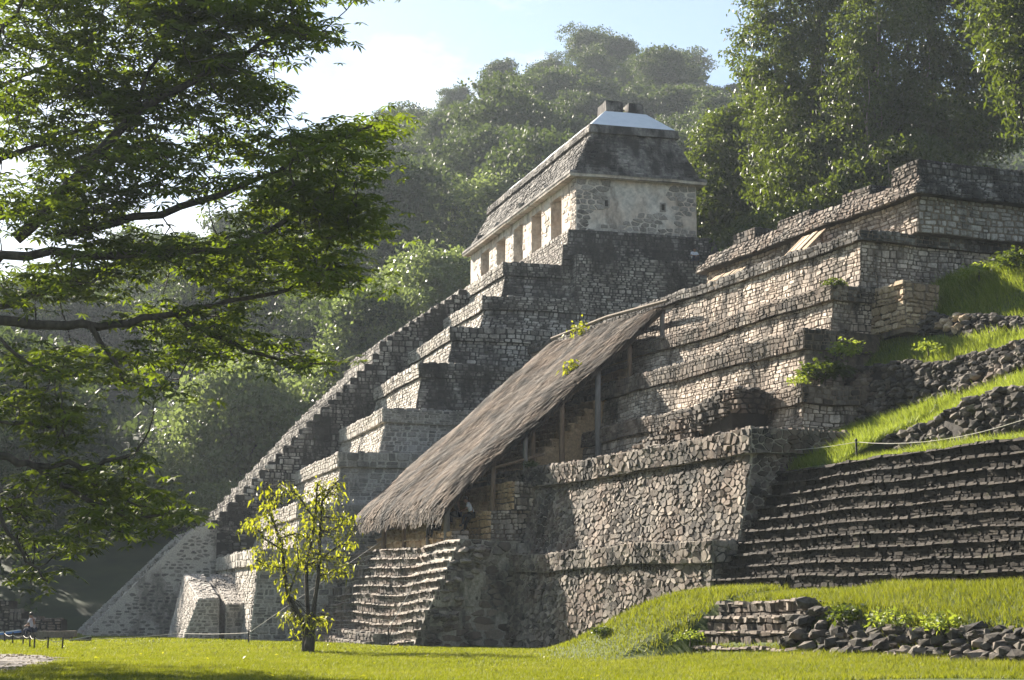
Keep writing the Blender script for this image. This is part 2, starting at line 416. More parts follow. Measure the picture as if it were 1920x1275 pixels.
class Core:
    """body of a wall or terrace built from subdivided faces"""
    def __init__(s, warp=NOWARP): s.V, s.F, s.warp = [], [], warp
    def patch(s, p00, p10, p11, p01, step=.7):
        p00, p10, p11, p01 = map(Vector, (p00, p10, p11, p01))
        L = max((p10 - p00).length, (p11 - p01).length); H = max((p01 - p00).length, (p11 - p10).length)
        nu = max(1, min(60, int(L / step))); nv = max(1, min(24, int(H / step))); b = len(s.V)
        if s.warp is NOWARP: nu = nv = 1
        for j in range(nv + 1):
            for i in range(nu + 1):
                u, v = i / nu, j / nv
                s.V.append(s.warp((p00 * (1 - u) + p10 * u) * (1 - v) + (p01 * (1 - u) + p11 * u) * v))
        for j in range(nv):
            for i in range(nu):
                k = b + j * (nu + 1) + i; s.F.append((k, k + 1, k + nu + 2, k + nu + 1))
        return s
    def box(s, f, a0, a1, b0, b1, z0, z1, ta=0., tb=0., te=0., tf=0.):
        """block in frame f; the top is drawn in by ta / tb on the near sides, te / tf on the far ones"""
        B = [f.p(a0, b0, z0), f.p(a1, b0, z0), f.p(a1, b1, z0), f.p(a0, b1, z0)]
        T = [f.p(a0 + ta, b0 + tb, z1), f.p(a1 - te, b0 + tb, z1), f.p(a1 - te, b1 - tf, z1), f.p(a0 + ta, b1 - tf, z1)]
        for i in range(4):
            j = (i + 1) % 4; s.patch(B[i], B[j], T[j], T[i])
        s.patch(*T); s.patch(*B, step=50)
        return s
    def make(s, name, mat, parent, tone=.5):
        return mesh(name, s.V, s.F, M[mat], [tone] * len(s.F), parent=parent)

def tier(f, ms, root, name, a0, a1, b0, b1, z0, z1, bt, bh, pr, core, stone, cw, ch, an, bw, warp=NOWARP, band=None, depth=.07, gap=.02, jit=.5, cap='', batw=None, tone=(0, 1), drop=0.0, north=None, inset=.86, tilt=.3, rag=0.0, cells=False):
    zc = z1 - bh; bw_ = bt if batw is None else batw
    c = Core(warp).box(f, a0 - bw_, a1 + bt, b0 - bt, b1, z0, zc, bw_, bt, bt, 0)
    c.box(f, a0 - pr, a1 + pr, b0 - pr, b1, zc, z1)
    o = c.make(name, core, root)
    nn, wn = -f.w, -f.u
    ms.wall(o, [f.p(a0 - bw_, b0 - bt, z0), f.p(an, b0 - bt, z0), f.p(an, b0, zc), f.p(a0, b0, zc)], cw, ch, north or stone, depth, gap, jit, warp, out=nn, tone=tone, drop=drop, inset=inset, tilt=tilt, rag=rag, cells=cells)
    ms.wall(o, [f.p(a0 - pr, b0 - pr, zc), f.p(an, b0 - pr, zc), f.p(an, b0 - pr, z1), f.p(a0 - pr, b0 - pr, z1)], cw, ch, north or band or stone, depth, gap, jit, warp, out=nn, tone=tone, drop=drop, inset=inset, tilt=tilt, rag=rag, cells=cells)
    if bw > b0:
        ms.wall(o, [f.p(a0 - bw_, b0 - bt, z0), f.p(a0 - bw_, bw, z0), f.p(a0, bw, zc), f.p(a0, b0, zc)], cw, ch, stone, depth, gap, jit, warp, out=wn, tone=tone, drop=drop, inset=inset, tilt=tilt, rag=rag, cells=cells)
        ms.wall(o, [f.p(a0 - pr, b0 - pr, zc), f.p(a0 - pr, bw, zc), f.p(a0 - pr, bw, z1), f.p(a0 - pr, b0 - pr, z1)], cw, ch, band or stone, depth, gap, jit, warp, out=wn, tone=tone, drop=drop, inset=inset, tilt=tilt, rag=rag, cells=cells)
    ms.course(o, f.p(a0 - pr + .1, b0 - pr + .14, z1), f.p(an, b0 - pr + .14, z1), cap or band or stone, warp=warp, ln=cw * 1.2, h=.07, dp=.3)
    if bw > b0: ms.course(o, f.p(a0 - pr + .14, b0 + .3, z1), f.p(a0 - pr + .14, bw, z1), cap or band or stone, warp=warp, ln=cw * 1.2, h=.07, dp=.3)
    return o

def flight(f, ms, parent, a0, a1, b0, z0, run, rise, n, core, stone, cw, warp=NOWARP, back=.5, depth=.05, stones=True, ch=None, ragged=0.0, base=None, shift=0.0, name='step', tone=(0, 1), cap=None, capskip=.04, captone=(.5, 1), gap=.012):
    """n stone steps climbing along +b"""
    for k in range(n):
        b = b0 + run * k; z = z0 + rise * k
        e0 = a0 + ms.rng.uniform(-ragged, ragged) + shift * k; e1 = a1
        o = Core(warp).box(f, e0, e1, b, b + run + back, (z - .25) if base is None else base, z + rise).make(name, core, parent)
        if stones:
            ms.wall(o, [f.p(e0, b, z), f.p(e1, b, z), f.p(e1, b, z + rise), f.p(e0, b, z + rise)], cw, ch or rise * .55, stone, depth, gap, .45, warp, out=-f.w, tone=tone, inset=.88, drop=.15)
            ms.wall(o, [f.p(e0, b, z), f.p(e0, b + run, z), f.p(e0, b + run, z + rise), f.p(e0, b, z + rise)], cw * .8, ch or rise * .55, stone, depth, .015, .45, warp, out=-f.u, tone=tone)
            ms.course(o, f.p(e0, b + .06, z + rise - .03), f.p(e1, b + .06, z + rise - .03), cap or stone, cw * .95, .05, .44, warp, capskip, captone)  # caps toned lighter: the lit step edges are put into the colour

# ------------------------------------------------------------------ the tall stepped pyramid with the temple
def build_inscriptions():
    f = FI
    root = thing('stepped_pyramid', f.p(-10.4, -21, 0), 'tall grey stepped pyramid carrying a pale temple with square doorways and black roof', 'pyramid')
    ms = Mason(root, 1, 290); wp = make_warp(.10, .22, 1)
    T = [  # corner a, corner b, bottom z, top z (lowest first)
        (-10.1, -20.8, -.3, 4.65), (-8.8, -18.5, 4.65, 7.1), (-7.5, -16.1, 7.1, 10.0), (-6.2, -13.4, 10.0, 12.6),
        (-4.9, -11.1, 12.6, 15.4), (-3.6, -8.9, 15.4, 17.8), (-2.3, -6.6, 17.8, 20.0), (-1.0, -5.0, 20.0, 22.35)]
    for k, (a, b, z0, z1) in enumerate(T):
        low = k < 4
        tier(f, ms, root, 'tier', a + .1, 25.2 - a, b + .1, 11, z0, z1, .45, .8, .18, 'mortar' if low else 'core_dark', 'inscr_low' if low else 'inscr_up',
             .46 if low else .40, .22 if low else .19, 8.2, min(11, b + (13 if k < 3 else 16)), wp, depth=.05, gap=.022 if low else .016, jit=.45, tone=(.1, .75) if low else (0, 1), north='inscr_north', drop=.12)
    # repaired blocks that stand out of the side face
    for (a, b0, b1, z0, z1) in ((-2.7, -3.4, 1.0, 15.4, 17.6), (-1.5, -.9, 10, 20.0, 22.9), (-5.2, -3.5, 4, 12.6, 14.8)):
        o = Core(wp).box(f, a - .8, a + 3, b0, b1, z0, z1, .25, .2).make('buttress', 'core_dark', root)
        ms.wall(o, [f.p(a - .8, b0, z0), f.p(a - .8, b1, z0), f.p(a - .55, b1, z1), f.p(a - .55, b0 + .2, z1)], .38, .18, 'inscr_up', .06, .02, .4, wp, out=-f.u)
        ms.wall(o, [f.p(a - .8, b0, z0), f.p(a + 1, b0, z0), f.p(a + 1, b0 + .2, z1), f.p(a - .55, b0 + .2, z1)], .38, .18, 'inscr_up', .06, .02, .4, wp, out=-f.w)
    # the great stair in the middle of the front
    st = put('staircase', None, root, f.p(12, -28.4, 0))
    prof = [(-28.4, 0.0), (-22.2, 6.25), (-21.0, 6.65), (-18.4, 9.5), (-15.8, 12.4), (-13.1, 15.2), (-11.1, 17.2), (-10.4, 18.5), (-6.2, 21.3), (-4.8, 22.4)]
    def pz(b):
        for (x0, y0), (x1, y1) in zip(prof, prof[1:]):
            if x0 <= b <= x1: return y0 + (y1 - y0) * (b - x0) / (x1 - x0)
        return 0 if b < prof[0][0] else 22.4
    b = -28.4; k = 0
    while b < -5.2:
        low = b < -22.3
        run = .42 if low else .47
        z = pz(b + run) - (.25 if low else 0)
        a0 = 7.8 if low else 7.12 + ms.rng.uniform(-.02, .05)
        o = Core(wp).box(f, a0, 24 - a0, b, b + run + .02, max(-.3, z - 4.5 + min(0, .02)), max(.15, z)).make('step', 'pink_core' if low else 'core_dark', st)
        ms.wall(o, [f.p(a0, b, z - .46), f.p(24 - a0, b, z - .46), f.p(24 - a0, b, z), f.p(a0, b, z)], .45, .22, 'inscr_low' if low else 'inscr_up', .05, .02, .4, wp, out=-f.w)
        if not low: ms.course(o, f.p(a0 - .1, b + .15, z), f.p(24 - a0, b + .15, z), 'inscr_up', .5, .06, .3, wp, .3)
        b += run; k += 1
    # ramps on either side of the lower stair
    for a0, a1 in ((7.0, 7.8), (16.2, 17.0)):
        V = [f.p(a, bb, z) for a in (a0, a1) for bb, z in ((-28.6, -.3), (-28.6, .1), (-22.3, 6.45), (-20.9, 6.75), (-20.9, -.3))]
        mesh('ramp', V, [(0, 1, 2, 3, 4), (9, 8, 7, 6, 5), (0, 5, 6, 1), (1, 6, 7, 2), (2, 7, 8, 3), (3, 8, 9, 4)], M['mortar'], [.5] * 6, parent=st)
        ms.wall(st, [f.p(a0, -28.6, .1), f.p(a1, -28.6, .1), f.p(a1, -22.3, 6.45), f.p(a0, -22.3, 6.45)], .4, .3, 'inscr_low', .05, .02, .5, out=Vector((-.5, 0, 1)), tone=(.5, 1))
    # flank of the stair
    c = Core(wp); c.box(f, 7.12, 16.9, -20.9, -4.9, -.3, .2)
    V = [f.p(7.06, bb, z) for bb, z in [(-20.9, -.3)] + [(x, y - .5) for x, y in prof[2:]] + [(-4.8, -.3)]]
    V += [f.p(16.9, bb, z) for bb, z in [(-20.9, -.3)] + [(x, y - .5) for x, y in prof[2:]] + [(-4.8, -.3)]]
    n = len(V) // 2
    fl = mesh('flank_wall', V, [tuple(range(n)), tuple(range(2 * n - 1, n - 1, -1))] + [(i, i + n, (i + 1) % n + n, (i + 1) % n) for i in range(n)], M['core_dark'], [.5] * (n + 2), parent=st)
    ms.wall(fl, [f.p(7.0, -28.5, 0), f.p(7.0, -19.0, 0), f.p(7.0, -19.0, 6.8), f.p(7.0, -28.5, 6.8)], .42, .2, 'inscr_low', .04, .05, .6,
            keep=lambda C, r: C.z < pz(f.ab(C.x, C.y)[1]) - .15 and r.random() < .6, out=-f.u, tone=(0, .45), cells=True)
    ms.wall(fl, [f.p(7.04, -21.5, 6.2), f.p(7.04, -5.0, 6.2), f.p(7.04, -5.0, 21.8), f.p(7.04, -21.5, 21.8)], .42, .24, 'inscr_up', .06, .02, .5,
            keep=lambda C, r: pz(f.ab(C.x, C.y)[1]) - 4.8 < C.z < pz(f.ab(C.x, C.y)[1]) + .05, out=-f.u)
    # the small annex at the foot, with a slit in its side
    an = put('annex', None, root, f.p(-6.5, -22.4, 0))
    def quadblock(pts, mat):
        mesh('annex_wall', pts, [(0, 1, 2, 3), (4, 7, 6, 5), (0, 4, 5, 1), (1, 5, 6, 2), (2, 6, 7, 3), (3, 7, 4, 0)], M[mat], [.5] * 6, parent=an)
    for b0, b1, zt0, zt1, bat in ((-24.2, -22.25, 2.12, 2.1, .85), (-21.95, -20.4, 1.85, 1.8, .1)):
        zb = 3.55
        P8 = [f.p(-6.7, b0, -.2), f.p(-6.7, b1, -.2), f.p(1.5, b1, -.2), f.p(1.5, b0, -.2), f.p(-6.4, b0 + bat, zt0), f.p(-6.4, b1, zt1), f.p(1.5, b1, zb), f.p(1.5, b0 + bat, zb)]
        quadblock(P8, 'mortar')
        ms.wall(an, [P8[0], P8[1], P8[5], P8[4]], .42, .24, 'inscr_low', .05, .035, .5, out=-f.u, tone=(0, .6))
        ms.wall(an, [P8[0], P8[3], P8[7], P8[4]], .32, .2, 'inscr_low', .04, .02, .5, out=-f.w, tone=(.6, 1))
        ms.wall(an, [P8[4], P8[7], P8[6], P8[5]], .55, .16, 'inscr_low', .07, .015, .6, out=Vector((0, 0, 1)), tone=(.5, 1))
    quadblock([f.p(-3.5, -22.3, -.2), f.p(-3.5, -21.9, -.2), f.p(1.4, -21.9, -.2), f.p(1.4, -22.3, -.2), f.p(-3.3, -22.3, 2.4), f.p(-3.3, -21.9, 2.4), f.p(1.4, -21.9, 3.4), f.p(1.4, -22.3, 3.4)], 'mortar')

    # ---- the temple on top
    tp = put('temple', None, root, f.p(12.6, 4, 22.4))
    for (a0, b0, z0, z1) in ((-1.3, -1.35, 22.36, 23.7), (-.55, -.75, 23.7, 24.85)):
        o = Core(make_warp(.05, .3, 3)).box(f, a0, 25.2 - a0, b0, 9.4, z0, z1, .1, .1, .1, 0).make('plinth', 'core_dark', tp)
        ms.wall(o, [f.p(a0, b0, z0), f.p(a0, 9.4, z0), f.p(a0 + .1, 9.4, z1), f.p(a0 + .1, b0 + .1, z1)], .42, .2, 'roof_dark', .05, .02, .4, out=-f.u)
        ms.wall(o, [f.p(a0, b0, z0), f.p(25.2, b0, z0), f.p(25.2, b0 + .1, z1), f.p(a0 + .1, b0 + .1, z1)], .42, .2, 'temple_wall', .05, .02, .4, out=-f.w)
    zb, zt = 24.85, 28.3
    Core().box(f, 0, .9, 0, 8.1, zb, zt).make('end_wall', 'plaster', tp)
    Core().box(f, 24.3, 25.2, 0, 8.1, zb, zt).make('end_wall', 'plaster', tp)
    Core().box(f, .9, 24.3, 7.3, 8.1, zb, zt).make('back_wall', 'plaster', tp)
    Core().box(f, .9, 24.3, 3.3, 4.2, zb, zt).make('inner_wall', 'plaster', tp)
    Core().box(f, .9, 24.3, .003, 7.3, zt - .45, zt).make('lintel', 'plaster', tp)
    edges = [(.9, 2.9)] + [(2.9 + 2.28 * (i + 1) + 2.0 * i, 2.9 + 2.28 * (i + 1) + 2.0 * (i + 1)) for i in range(4)] + [(22.3, 24.3)]
    for e0, e1 in edges:
        o = Core().box(f, e0, e1, 0.006, 1.0, zb, zt - .45).make('pier', 'plaster', tp)
        ms.wall(o, [f.p(e0, .006, zb), f.p(e0, 1.0, zb), f.p(e0, 1.0, zt - .45), f.p(e0, .006, zt - .45)], .45, .3, 'plaster', .03, .03, .4, out=-f.u, keep=lambda C, r: r.random() < .7)
        ms.wall(o, [f.p(e0, .006, zb), f.p(e1, .006, zb), f.p(e1, .006, zt - .45), f.p(e0, .006, zt - .45)], .5, .34, 'plaster', .035, .03, .6, out=-f.w, keep=lambda C, r: r.random() < .55)
    ew = [o for o in tp.children if o.name.startswith('end_wall')][0]
    def kp(C, r):
        a, b = f.ab(C.x, C.y)
        d = noise.noise(Vector((b * .55, C.z * .6, 4.7))) + (.25 if (b < 1.0 or b > 6.6) else 0) + (.35 if C.z < 25.4 else 0) - .55 * max(0, 1 - ((b - 3.6) / 2.0) ** 2 - ((C.z - 27.0) / 1.3) ** 2)
        return d > -.08
    ms.wall(ew, [f.p(0, 0, zb), f.p(0, 8.1, zb), f.p(0, 8.1, zt), f.p(0, 0, zt)], .55, .3, 'temple_wall', .05, .03, .55, out=-f.u, keep=kp, rag=.14, drop=.15, tone=(0, .8), cells=True)
    ms.wall(ew, [f.p(0, 0, zb), f.p(.9, 0, zb), f.p(.9, 0, zt), f.p(0, 0, zt)], .45, .26, 'temple_wall', .04, .02, .4, out=-f.w)
    for b_, z_ in ((2.0, 26.75), (5.8, 26.75)):
        Core().box(f, -.035, .2, b_ - .11, b_ + .11, z_ - .2, z_ + .2).make('vent_shade_block', 'black_core', tp)  # dark block stands in for the shade inside an uncut hole
        for q in ((-.2, -.11, -.2, .2), (.11, .2, -.2, .2), (-.2, .2, .2, .29), (-.2, .2, -.29, -.2)):
            Core().box(f, -.07, .1, b_ + q[0], b_ + q[1], z_ + q[2], z_ + q[3]).make('vent_frame', 'temple_wall', tp)
    Core(make_warp(.05, .3, 5)).box(f, -.5, 25.7, -.5, 8.6, zt, zt + .16, -.06, -.06, -.06, -.06).make('eave_slab', 'plaster', tp)
    Core(make_warp(.05, .3, 5)).box(f, -.58, 25.78, -.58, 8.68, zt + .16, zt + .36, .05, .05, .05, .05).make('cornice', 'roof_dark', tp)
    z0, z1 = zt + .36, 31.5
    up = Core(make_warp(.07, .3, 6)).box(f, -.2, 25.4, -.2, 8.3, z0, z1, 1.0, 1.5, 1.0, 1.3).make('sloping_roof_face', 'roof_dark', tp)
    ms.wall(up, [f.p(-.2, -.2, z0), f.p(-.2, 8.3, z0), f.p(.8, 7.0, z1), f.p(.8, 1.3, z1)], .4, .17, 'roof_dark', .035, .02, .4, out=-f.u)
    ms.wall(up, [f.p(-.2, -.2, z0), f.p(25.4, -.2, z0), f.p(24.4, 1.3, z1), f.p(.8, 1.3, z1)], .5, .3, 'roof_dark', .05, .02, .6, out=-f.w, tone=(.15, .8))
    bd = Core(make_warp(.04, .3, 6)).box(f, .55, 24.65, 1.1, 7.25, z1, 32.05, .08, .08, .08, .08).make('top_band', 'roof_dark', tp)
    ms.wall(bd, [f.p(.55, 1.1, z1), f.p(24.6, 1.1, z1), f.p(24.6, 1.2, 32.05), f.p(.63, 1.2, 32.05)], .5, .24, 'roof_dark', .04, .02, .5, out=-f.w, tone=(.6, 1))
    Core(make_warp(.05, .25, 8)).box(f, .7, 24.5, 1.25, 7.1, 32.05, 33.45, 1.5, 1.5, 1.5, 1.5).make('white_roof_cap', 'white_cap', tp)
    cmb = put('roof_comb', None, tp, f.p(12, 4, 33))
    for a0, a1, b0, b1, z_ in ((2.6, 4.4, 2.95, 4.2, 34.3), (2.6, 4.4, 4.5, 5.6, 34.25), (5.6, 7.4, 2.95, 3.7, 33.6), (8.6, 10.4, 2.95, 3.9, 33.55), (11.6, 13.4, 2.95, 3.9, 33.6)):
        Core(make_warp(.06, .6, 9)).box(f, a0, a1, b0, b1, 32.6, z_, .05, .05, .05, .05).make('comb_pier', 'roof_dark', cmb)
        for zz in (33.45, 33.7):
            ms.course(cmb, f.p(a0, b0 + .1, zz), f.p(a0, b1 - .1, zz), 'roof_dark', .4, .1, .2)
    for a_ in (6.2, 11.4, 17.5, 22.0):                # stubs of stucco figures on the sloping face
        ms.blob(up, f.p(a_, .0, z0 + .35), .45, .3, .28, 'roof_dark'); ms.blob(up, f.p(a_, -.1, z0 + .05), .3, .25, .3, 'plaster')
    ms.flush()
    return root
build_inscriptions()

# ------------------------------------------------------------------ the terraced pyramid with the thatched stair
def build_terraced():
    f = FX
    root = thing('terraced_pyramid', f.p(0, 0, 0), 'broad pinkish terraced pyramid with long stone walls and a low ruined building on top', 'pyramid')
    ms = Mason(root, 2, 290); wp = make_warp(.16, .17, 2)
    L = 38
    # name, a0, b0, z0, z1, batter, band, proud, core, stone, cw, ch, far end of the stones, near-side stones to b
    rows = [(-.6, 0., -.4, 4.0, .55, .75, .2, 'rough_core', 'rough', .20, .15, 19, 1.5, 17.6),
            (-.7, 1.6, 3.95, 7.9, .75, .85, .2, 'rough_core', 'rough', .20, .15, 24, 5.4, L),
            (2.0, 5.5, 7.85, 10.0, .25, .7, .18, 'pink_core', 'pink', .30, .19, 28, 8, L),
            (3.6, 6.6, 9.95, 12.4, .25, .75, .18, 'pink_core', 'pink', .30, .18, L, 8.5, L),
            (3.95, 8.1, 12.35, 14.3, .2, .6, .2, 'pink_core', 'pink', .30, .18, L, 10.5, L),
            (4.1, 9.6, 14.25, 16.7, .2, .42, .2, 'pink_core', 'pink', .32, .18, L, 22, L)]
    for k, (a0, b0, z0, z1, bt, bh, pr, co, sto, cw, ch, an, bw, a1) in enumerate(rows):
        tier(f, ms, root, 'terrace', a0, a1, b0, 24, z0, z1, bt, bh, pr, co, sto, cw, ch, an, bw, wp, band='roof_dark' if k == 5 else ('rough' if k >= 1 else None), depth=.075 if k < 2 else .04, gap=.014 if k < 2 else .008, jit=.8 if k < 2 else .6, batw=.1, drop=.5 if k < 2 else .22, tilt=.42 if k < 2 else .4, cells=k < 2, rag=.16 if k < 2 else 0.0, inset=.84 if k < 2 else .88)
    # ---- lower flight with its broken flank
    st = put('staircase', None, root, f.p(25, -4.8, 0))
    flight(f, ms, st, 17.4, 35, -4.85, -.25, .22, .43, 11, 'rough_core', 'rough', .42, wp, back=1.6, ragged=.25, depth=.035, tone=(0, .6))
    for k in range(3):                                 # low plinth steps that reach further out
        b = -6.1 + .42 * k
        o = Core(wp).box(f, 21, 39 - 1.2 * k, b, -4.0, -.6, -.08 + .34 * k).make('step', 'rough_core', st)
        ms.wall(o, [f.p(21, b, -.4 + .34 * k), f.p(39 - 1.2 * k, b, -.4 + .34 * k), f.p(39 - 1.2 * k, b, -.08 + .34 * k), f.p(21, b, -.08 + .34 * k)], .45, .2, 'rough', .06, .02, .5, wp, out=-f.w, tone=(.2, 1))
        ms.course(o, f.p(21, b + .12, -.08 + .34 * k), f.p(39 - 1.2 * k, b + .12, -.08 + .34 * k), 'rough', .5, .06, .3, wp, .2)
    fk = Core(wp)
    fk.patch(f.p(17.2, -4.9, -.3), f.p(17.2, 0, -.3), f.p(17.6, 0.1, 4.6), f.p(17.6, -2.5, 4.6))
    fk.patch(f.p(17.6, -2.5, 4.6), f.p(17.6, .1, 4.6), f.p(22, .1, 4.6), f.p(22, -2.5, 4.6)); fk.patch(f.p(17.2, -4.9, -.3), f.p(22, -4.9, -.3), f.p(22, -2.5, 4.6), f.p(17.6, -2.5, 4.6))
    fo = fk.make('broken_flank', 'rough_core', st)
    ms.wall(fo, [f.p(17.2, -4.9, -.3), f.p(17.2, 0, -.3), f.p(17.6, .1, 4.6), f.p(17.6, -2.5, 4.6)], .5, .28, 'rough', .10, .04, .8, wp, out=-f.u, keep=lambda C, r: r.random() < .9, tilt=.5, rag=.16, drop=.2, cells=True)
    for i in range(60):                               # tumbled stones along the broken edge
        t = ms.rng.random(); b = -4.7 + 2.4 * t + ms.rng.uniform(0, 1.2); z = -.1 + 4.7 * t
        ms.blob(fo, f.p(17.1 + ms.rng.uniform(-.1, .5), b, z), .3, .25, .14, 'rough', tone=(.3, 1))
    # stone landing and the upper flight that the thatch protects
    Core(wp).box(f, 17.8, 34, -2.45, 3, 3.9, 4.5).make('landing', 'rough_core', st)
    flight(f, ms, st, 21.8, 33, -1.75, 4.5, .46, .40, 24, 'orange_light', 'orange_light', .45, wp, back=.4, ragged=.15, base=3.9)
    for a0, a1, b0, b1, z0, z1 in ((20.2, 21.9, -1.9, -1.0, 4.4, 5.15), (19.0, 21.8, -.5, 1.6, 4.4, 6.0), (18.8, 21.8, .5, 2.2, 6, 7.3)):
        o = Core(wp).box(f, a0, a1, b0, b1, z0, z1, .05, .05).make('parapet', 'pink_core', st)
        ms.wall(o, [f.p(a0, b0, z0), f.p(a0, b1, z0), f.p(a0, b1, z1), f.p(a0, b0, z1)], .36, .22, 'pink', .07, .02, .5, wp, out=-f.u, rag=.12)
        ms.wall(o, [f.p(a0, b0, z0), f.p(a1, b0, z0), f.p(a1, b0, z1), f.p(a0, b0, z1)], .36, .22, 'orange_light', .07, .02, .5, wp, out=-f.w, rag=.12)
    # remnant of a broken stair climbing the middle terraces
    rs = put('broken_stair', None, root, f.p(10, 2, 8))
    for k in range(11):
        z = 7.8 + .2 * k; a = 13.6 - .8 * k; b = 3.2 + .06 * k
        o = Core(make_warp(.15, .5, 20 + k)).box(f, a - 1.6 + .07 * k, a + .3, b, b + 1.7, 7.7, z + .3, .1, .1).make('step', 'black', rs)
        ms.wall(o, [f.p(a - 1.6, b, z - .6), f.p(a + .3, b, z - .6), f.p(a + .3, b, z + .3), f.p(a - 1.6, b, z + .3)], .4, .22, 'rough', .1, .03, .6, out=-f.w, tone=(0, .6))
        ms.wall(o, [f.p(a - 1.6 + .07 * k, b, z - .7), f.p(a - 1.6 + .07 * k, b + 1.7, z - .7), f.p(a - 1.5 + .07 * k, b + 1.7, z + .3), f.p(a - 1.5 + .07 * k, b + .1, z + .3)], .35, .2, 'rough', .1, .02, .6, out=-f.u, tone=(0, .7), cells=True)
        for j in range(5): ms.blob(o, f.p(a - ms.rng.uniform(-.2, 1.5), b + ms.rng.uniform(.1, 1.3), z + .28), .32, .25, .13, 'rough', tone=(0, .8))
    for i in range(110):                              # pale rubble lying on the second terrace
        ms.blob(root, f.p(ms.rng.uniform(-.3, 9), ms.rng.uniform(1.7, 4.8), 7.95), ms.rng.uniform(.12, .32), .2, .1, 'rough', tone=(.6, 1))
    # ---- the low building on the summit
    bd = put('summit_building', None, root, f.p(11, 13, 16.7))
    z0, z1 = 16.7, 18.2
    def faced(name, a0, a1, b0, b1, zz0, zz1, ta, tb, core, sn, sw, te=0., tf=0., cw=.3, ch=.17):
        o = Core(wp).box(f, a0, a1, b0, b1, zz0, zz1, ta, tb, te, tf).make(name, core, bd)
        ms.wall(o, [f.p(a0, b0, zz0), f.p(a1, b0, zz0), f.p(a1 - te, b0 + tb, zz1), f.p(a0 + ta, b0 + tb, zz1)], cw, ch, sn, .06, .012, .5, wp, out=-f.w, drop=.15, tilt=.4)
        ms.wall(o, [f.p(a0, b0, zz0), f.p(a0, b1, zz0), f.p(a0 + ta, b1 - tf, zz1), f.p(a0 + ta, b0 + tb, zz1)], cw, ch, sw, .05, .012, .5, wp, out=-f.u, drop=.15, tilt=.3)
    faced('wall', 3.4, 21.2, 12.0, 22, z0, z1, .05, .05, 'pink_core', 'pink', 'temple_wall', cw=.36, ch=.19)
    faced('cornice', 3.0, 21.6, 11.6, 22.3, z1, 18.6, .15, .15, 'core_dark', 'rough', 'roof_dark')
    faced('roof', 3.3, 21.2, 11.9, 22, 18.6, 19.1, .2, .3, 'core_dark', 'rough', 'roof_dark')
    faced('roof_stub', 3.6, 5.4, 12.1, 22, 19.05, 19.85, .1, .1, 'core_dark', 'rough', 'roof_dark')
    for a0, a1, zt in ((8.9, 11.5, 20.15), (14.1, 17.2, 20.2), (19.2, 21.4, 20.35)):
        faced('comb_stub', a0, a1, 13.6, 14.8, 19.0, zt, .1, .1, 'core_dark', 'rough', 'roof_dark', .1, .1)
    ms.flush()
build_terraced()

# ------------------------------------------------------------------ dark stair in front of the neighbouring terrace
def build_dark_stair():
    f = FX
    root = thing('terrace_stairway', f.p(-9, 0, 2.2), 'wide flight of mossy, shade-darkened stone steps above the lower grass terrace', 'stairway')
    ms = Mason(root, 3, 290); wp = make_warp(.13, .15, 4)
    flight(f, ms, root, -27, 0.2, 0, 2.2, .285, .415, 10, 'black_core', 'black', .34, wp, back=1.0, depth=.04, shift=0, ch=.13, base=1.2, cap='black', capskip=.02, captone=(.6, 1))
    for k in range(10):
        ms.course(root, f.p(.2, .285 * k + .05, 2.2 + .415 * k), f.p(.2, .285 * k + .6, 2.2 + .415 * k), 'black', .3, .2, .3)
    ms.flush()
build_dark_stair()

def retaining(label, a0, a1, b, zb, zt, lean, seed, mats, size=.26, tone=(0, 1), top_drop=None, dens=1.0):
    f = FX
    root = thing('retaining_wall', f.p((a0 + a1) / 2, b, zb(0.5) if callable(zb) else zb), label, 'wall', 'rubble retaining walls on the hillside')
    ms = Mason(root, seed, 290); wp = make_warp(.25, .3, seed)
    n = 24
    c = Core(wp)
    for i in range(n):
        t0, t1 = i / n, (i + 1) / n; A0, A1 = a0 + (a1 - a0) * t0, a0 + (a1 - a0) * t1
        c.patch(f.p(A0, b, zb(t0) - .4), f.p(A1, b, zb(t1) - .4), f.p(A1, b + lean, zt(t1) - .12), f.p(A0, b + lean, zt(t0) - .12))
        c.patch(f.p(A0, b + lean, zt(t0) - .12), f.p(A1, b + lean, zt(t1) - .12), f.p(A1, b + lean + 1, zt(t1) - .2), f.p(A0, b + lean + 1, zt(t0) - .2))
    c.patch(f.p(a0, b, zb(0) - .4), f.p(a0, b + lean + 1, zb(0) - .4), f.p(a0, b + lean + 1, zt(0) - .2), f.p(a0, b + lean, zt(0) - .12))
    c.patch(f.p(a1, b, zb(1) - .4), f.p(a1, b + lean + 1, zb(1) - .4), f.p(a1, b + lean + 1, zt(1) - .2), f.p(a1, b + lean, zt(1) - .12))
    o = c.make('wall_core', 'black_core', root)
    rng = ms.rng; L = abs(a1 - a0)
    H = max(zt(t) - zb(t) for t in (0, .25, .5, .75, 1))
    count = int(L * H / (size * size * 1.5) * dens)
    for i in range(count):
        t = rng.random(); z0_, z1_ = zb(t), zt(t); v = rng.random() ** .9
        if (z1_ - z0_) < H * rng.random(): continue
        z = z0_ - .15 + (z1_ - z0_ + .1) * v; s = size * rng.uniform(.5, 1.25)
        p = f.p(a0 + (a1 - a0) * t, b + lean * v + rng.uniform(-.06, .12), z)
        mat = mats[0] if noise.noise(Vector((t * L * .35, z * .5, seed))) < .22 else mats[-1]
        ms.blob(o, wp(p), s, s * .75, s * rng.uniform(.42, .75), mat, tone=tone)
    for i in range(int(L / (size * .9))):
        t = (i + rng.random()) / (L / (size * .9)); s = size * rng.uniform(.6, 1.3)
        ms.blob(o, wp(f.p(a0 + (a1 - a0) * t, b + lean + rng.uniform(-.05, .25), zt(t) - .08)), s, s * .7, s * .5, mats[0], tone=tone)
    ms.flush()
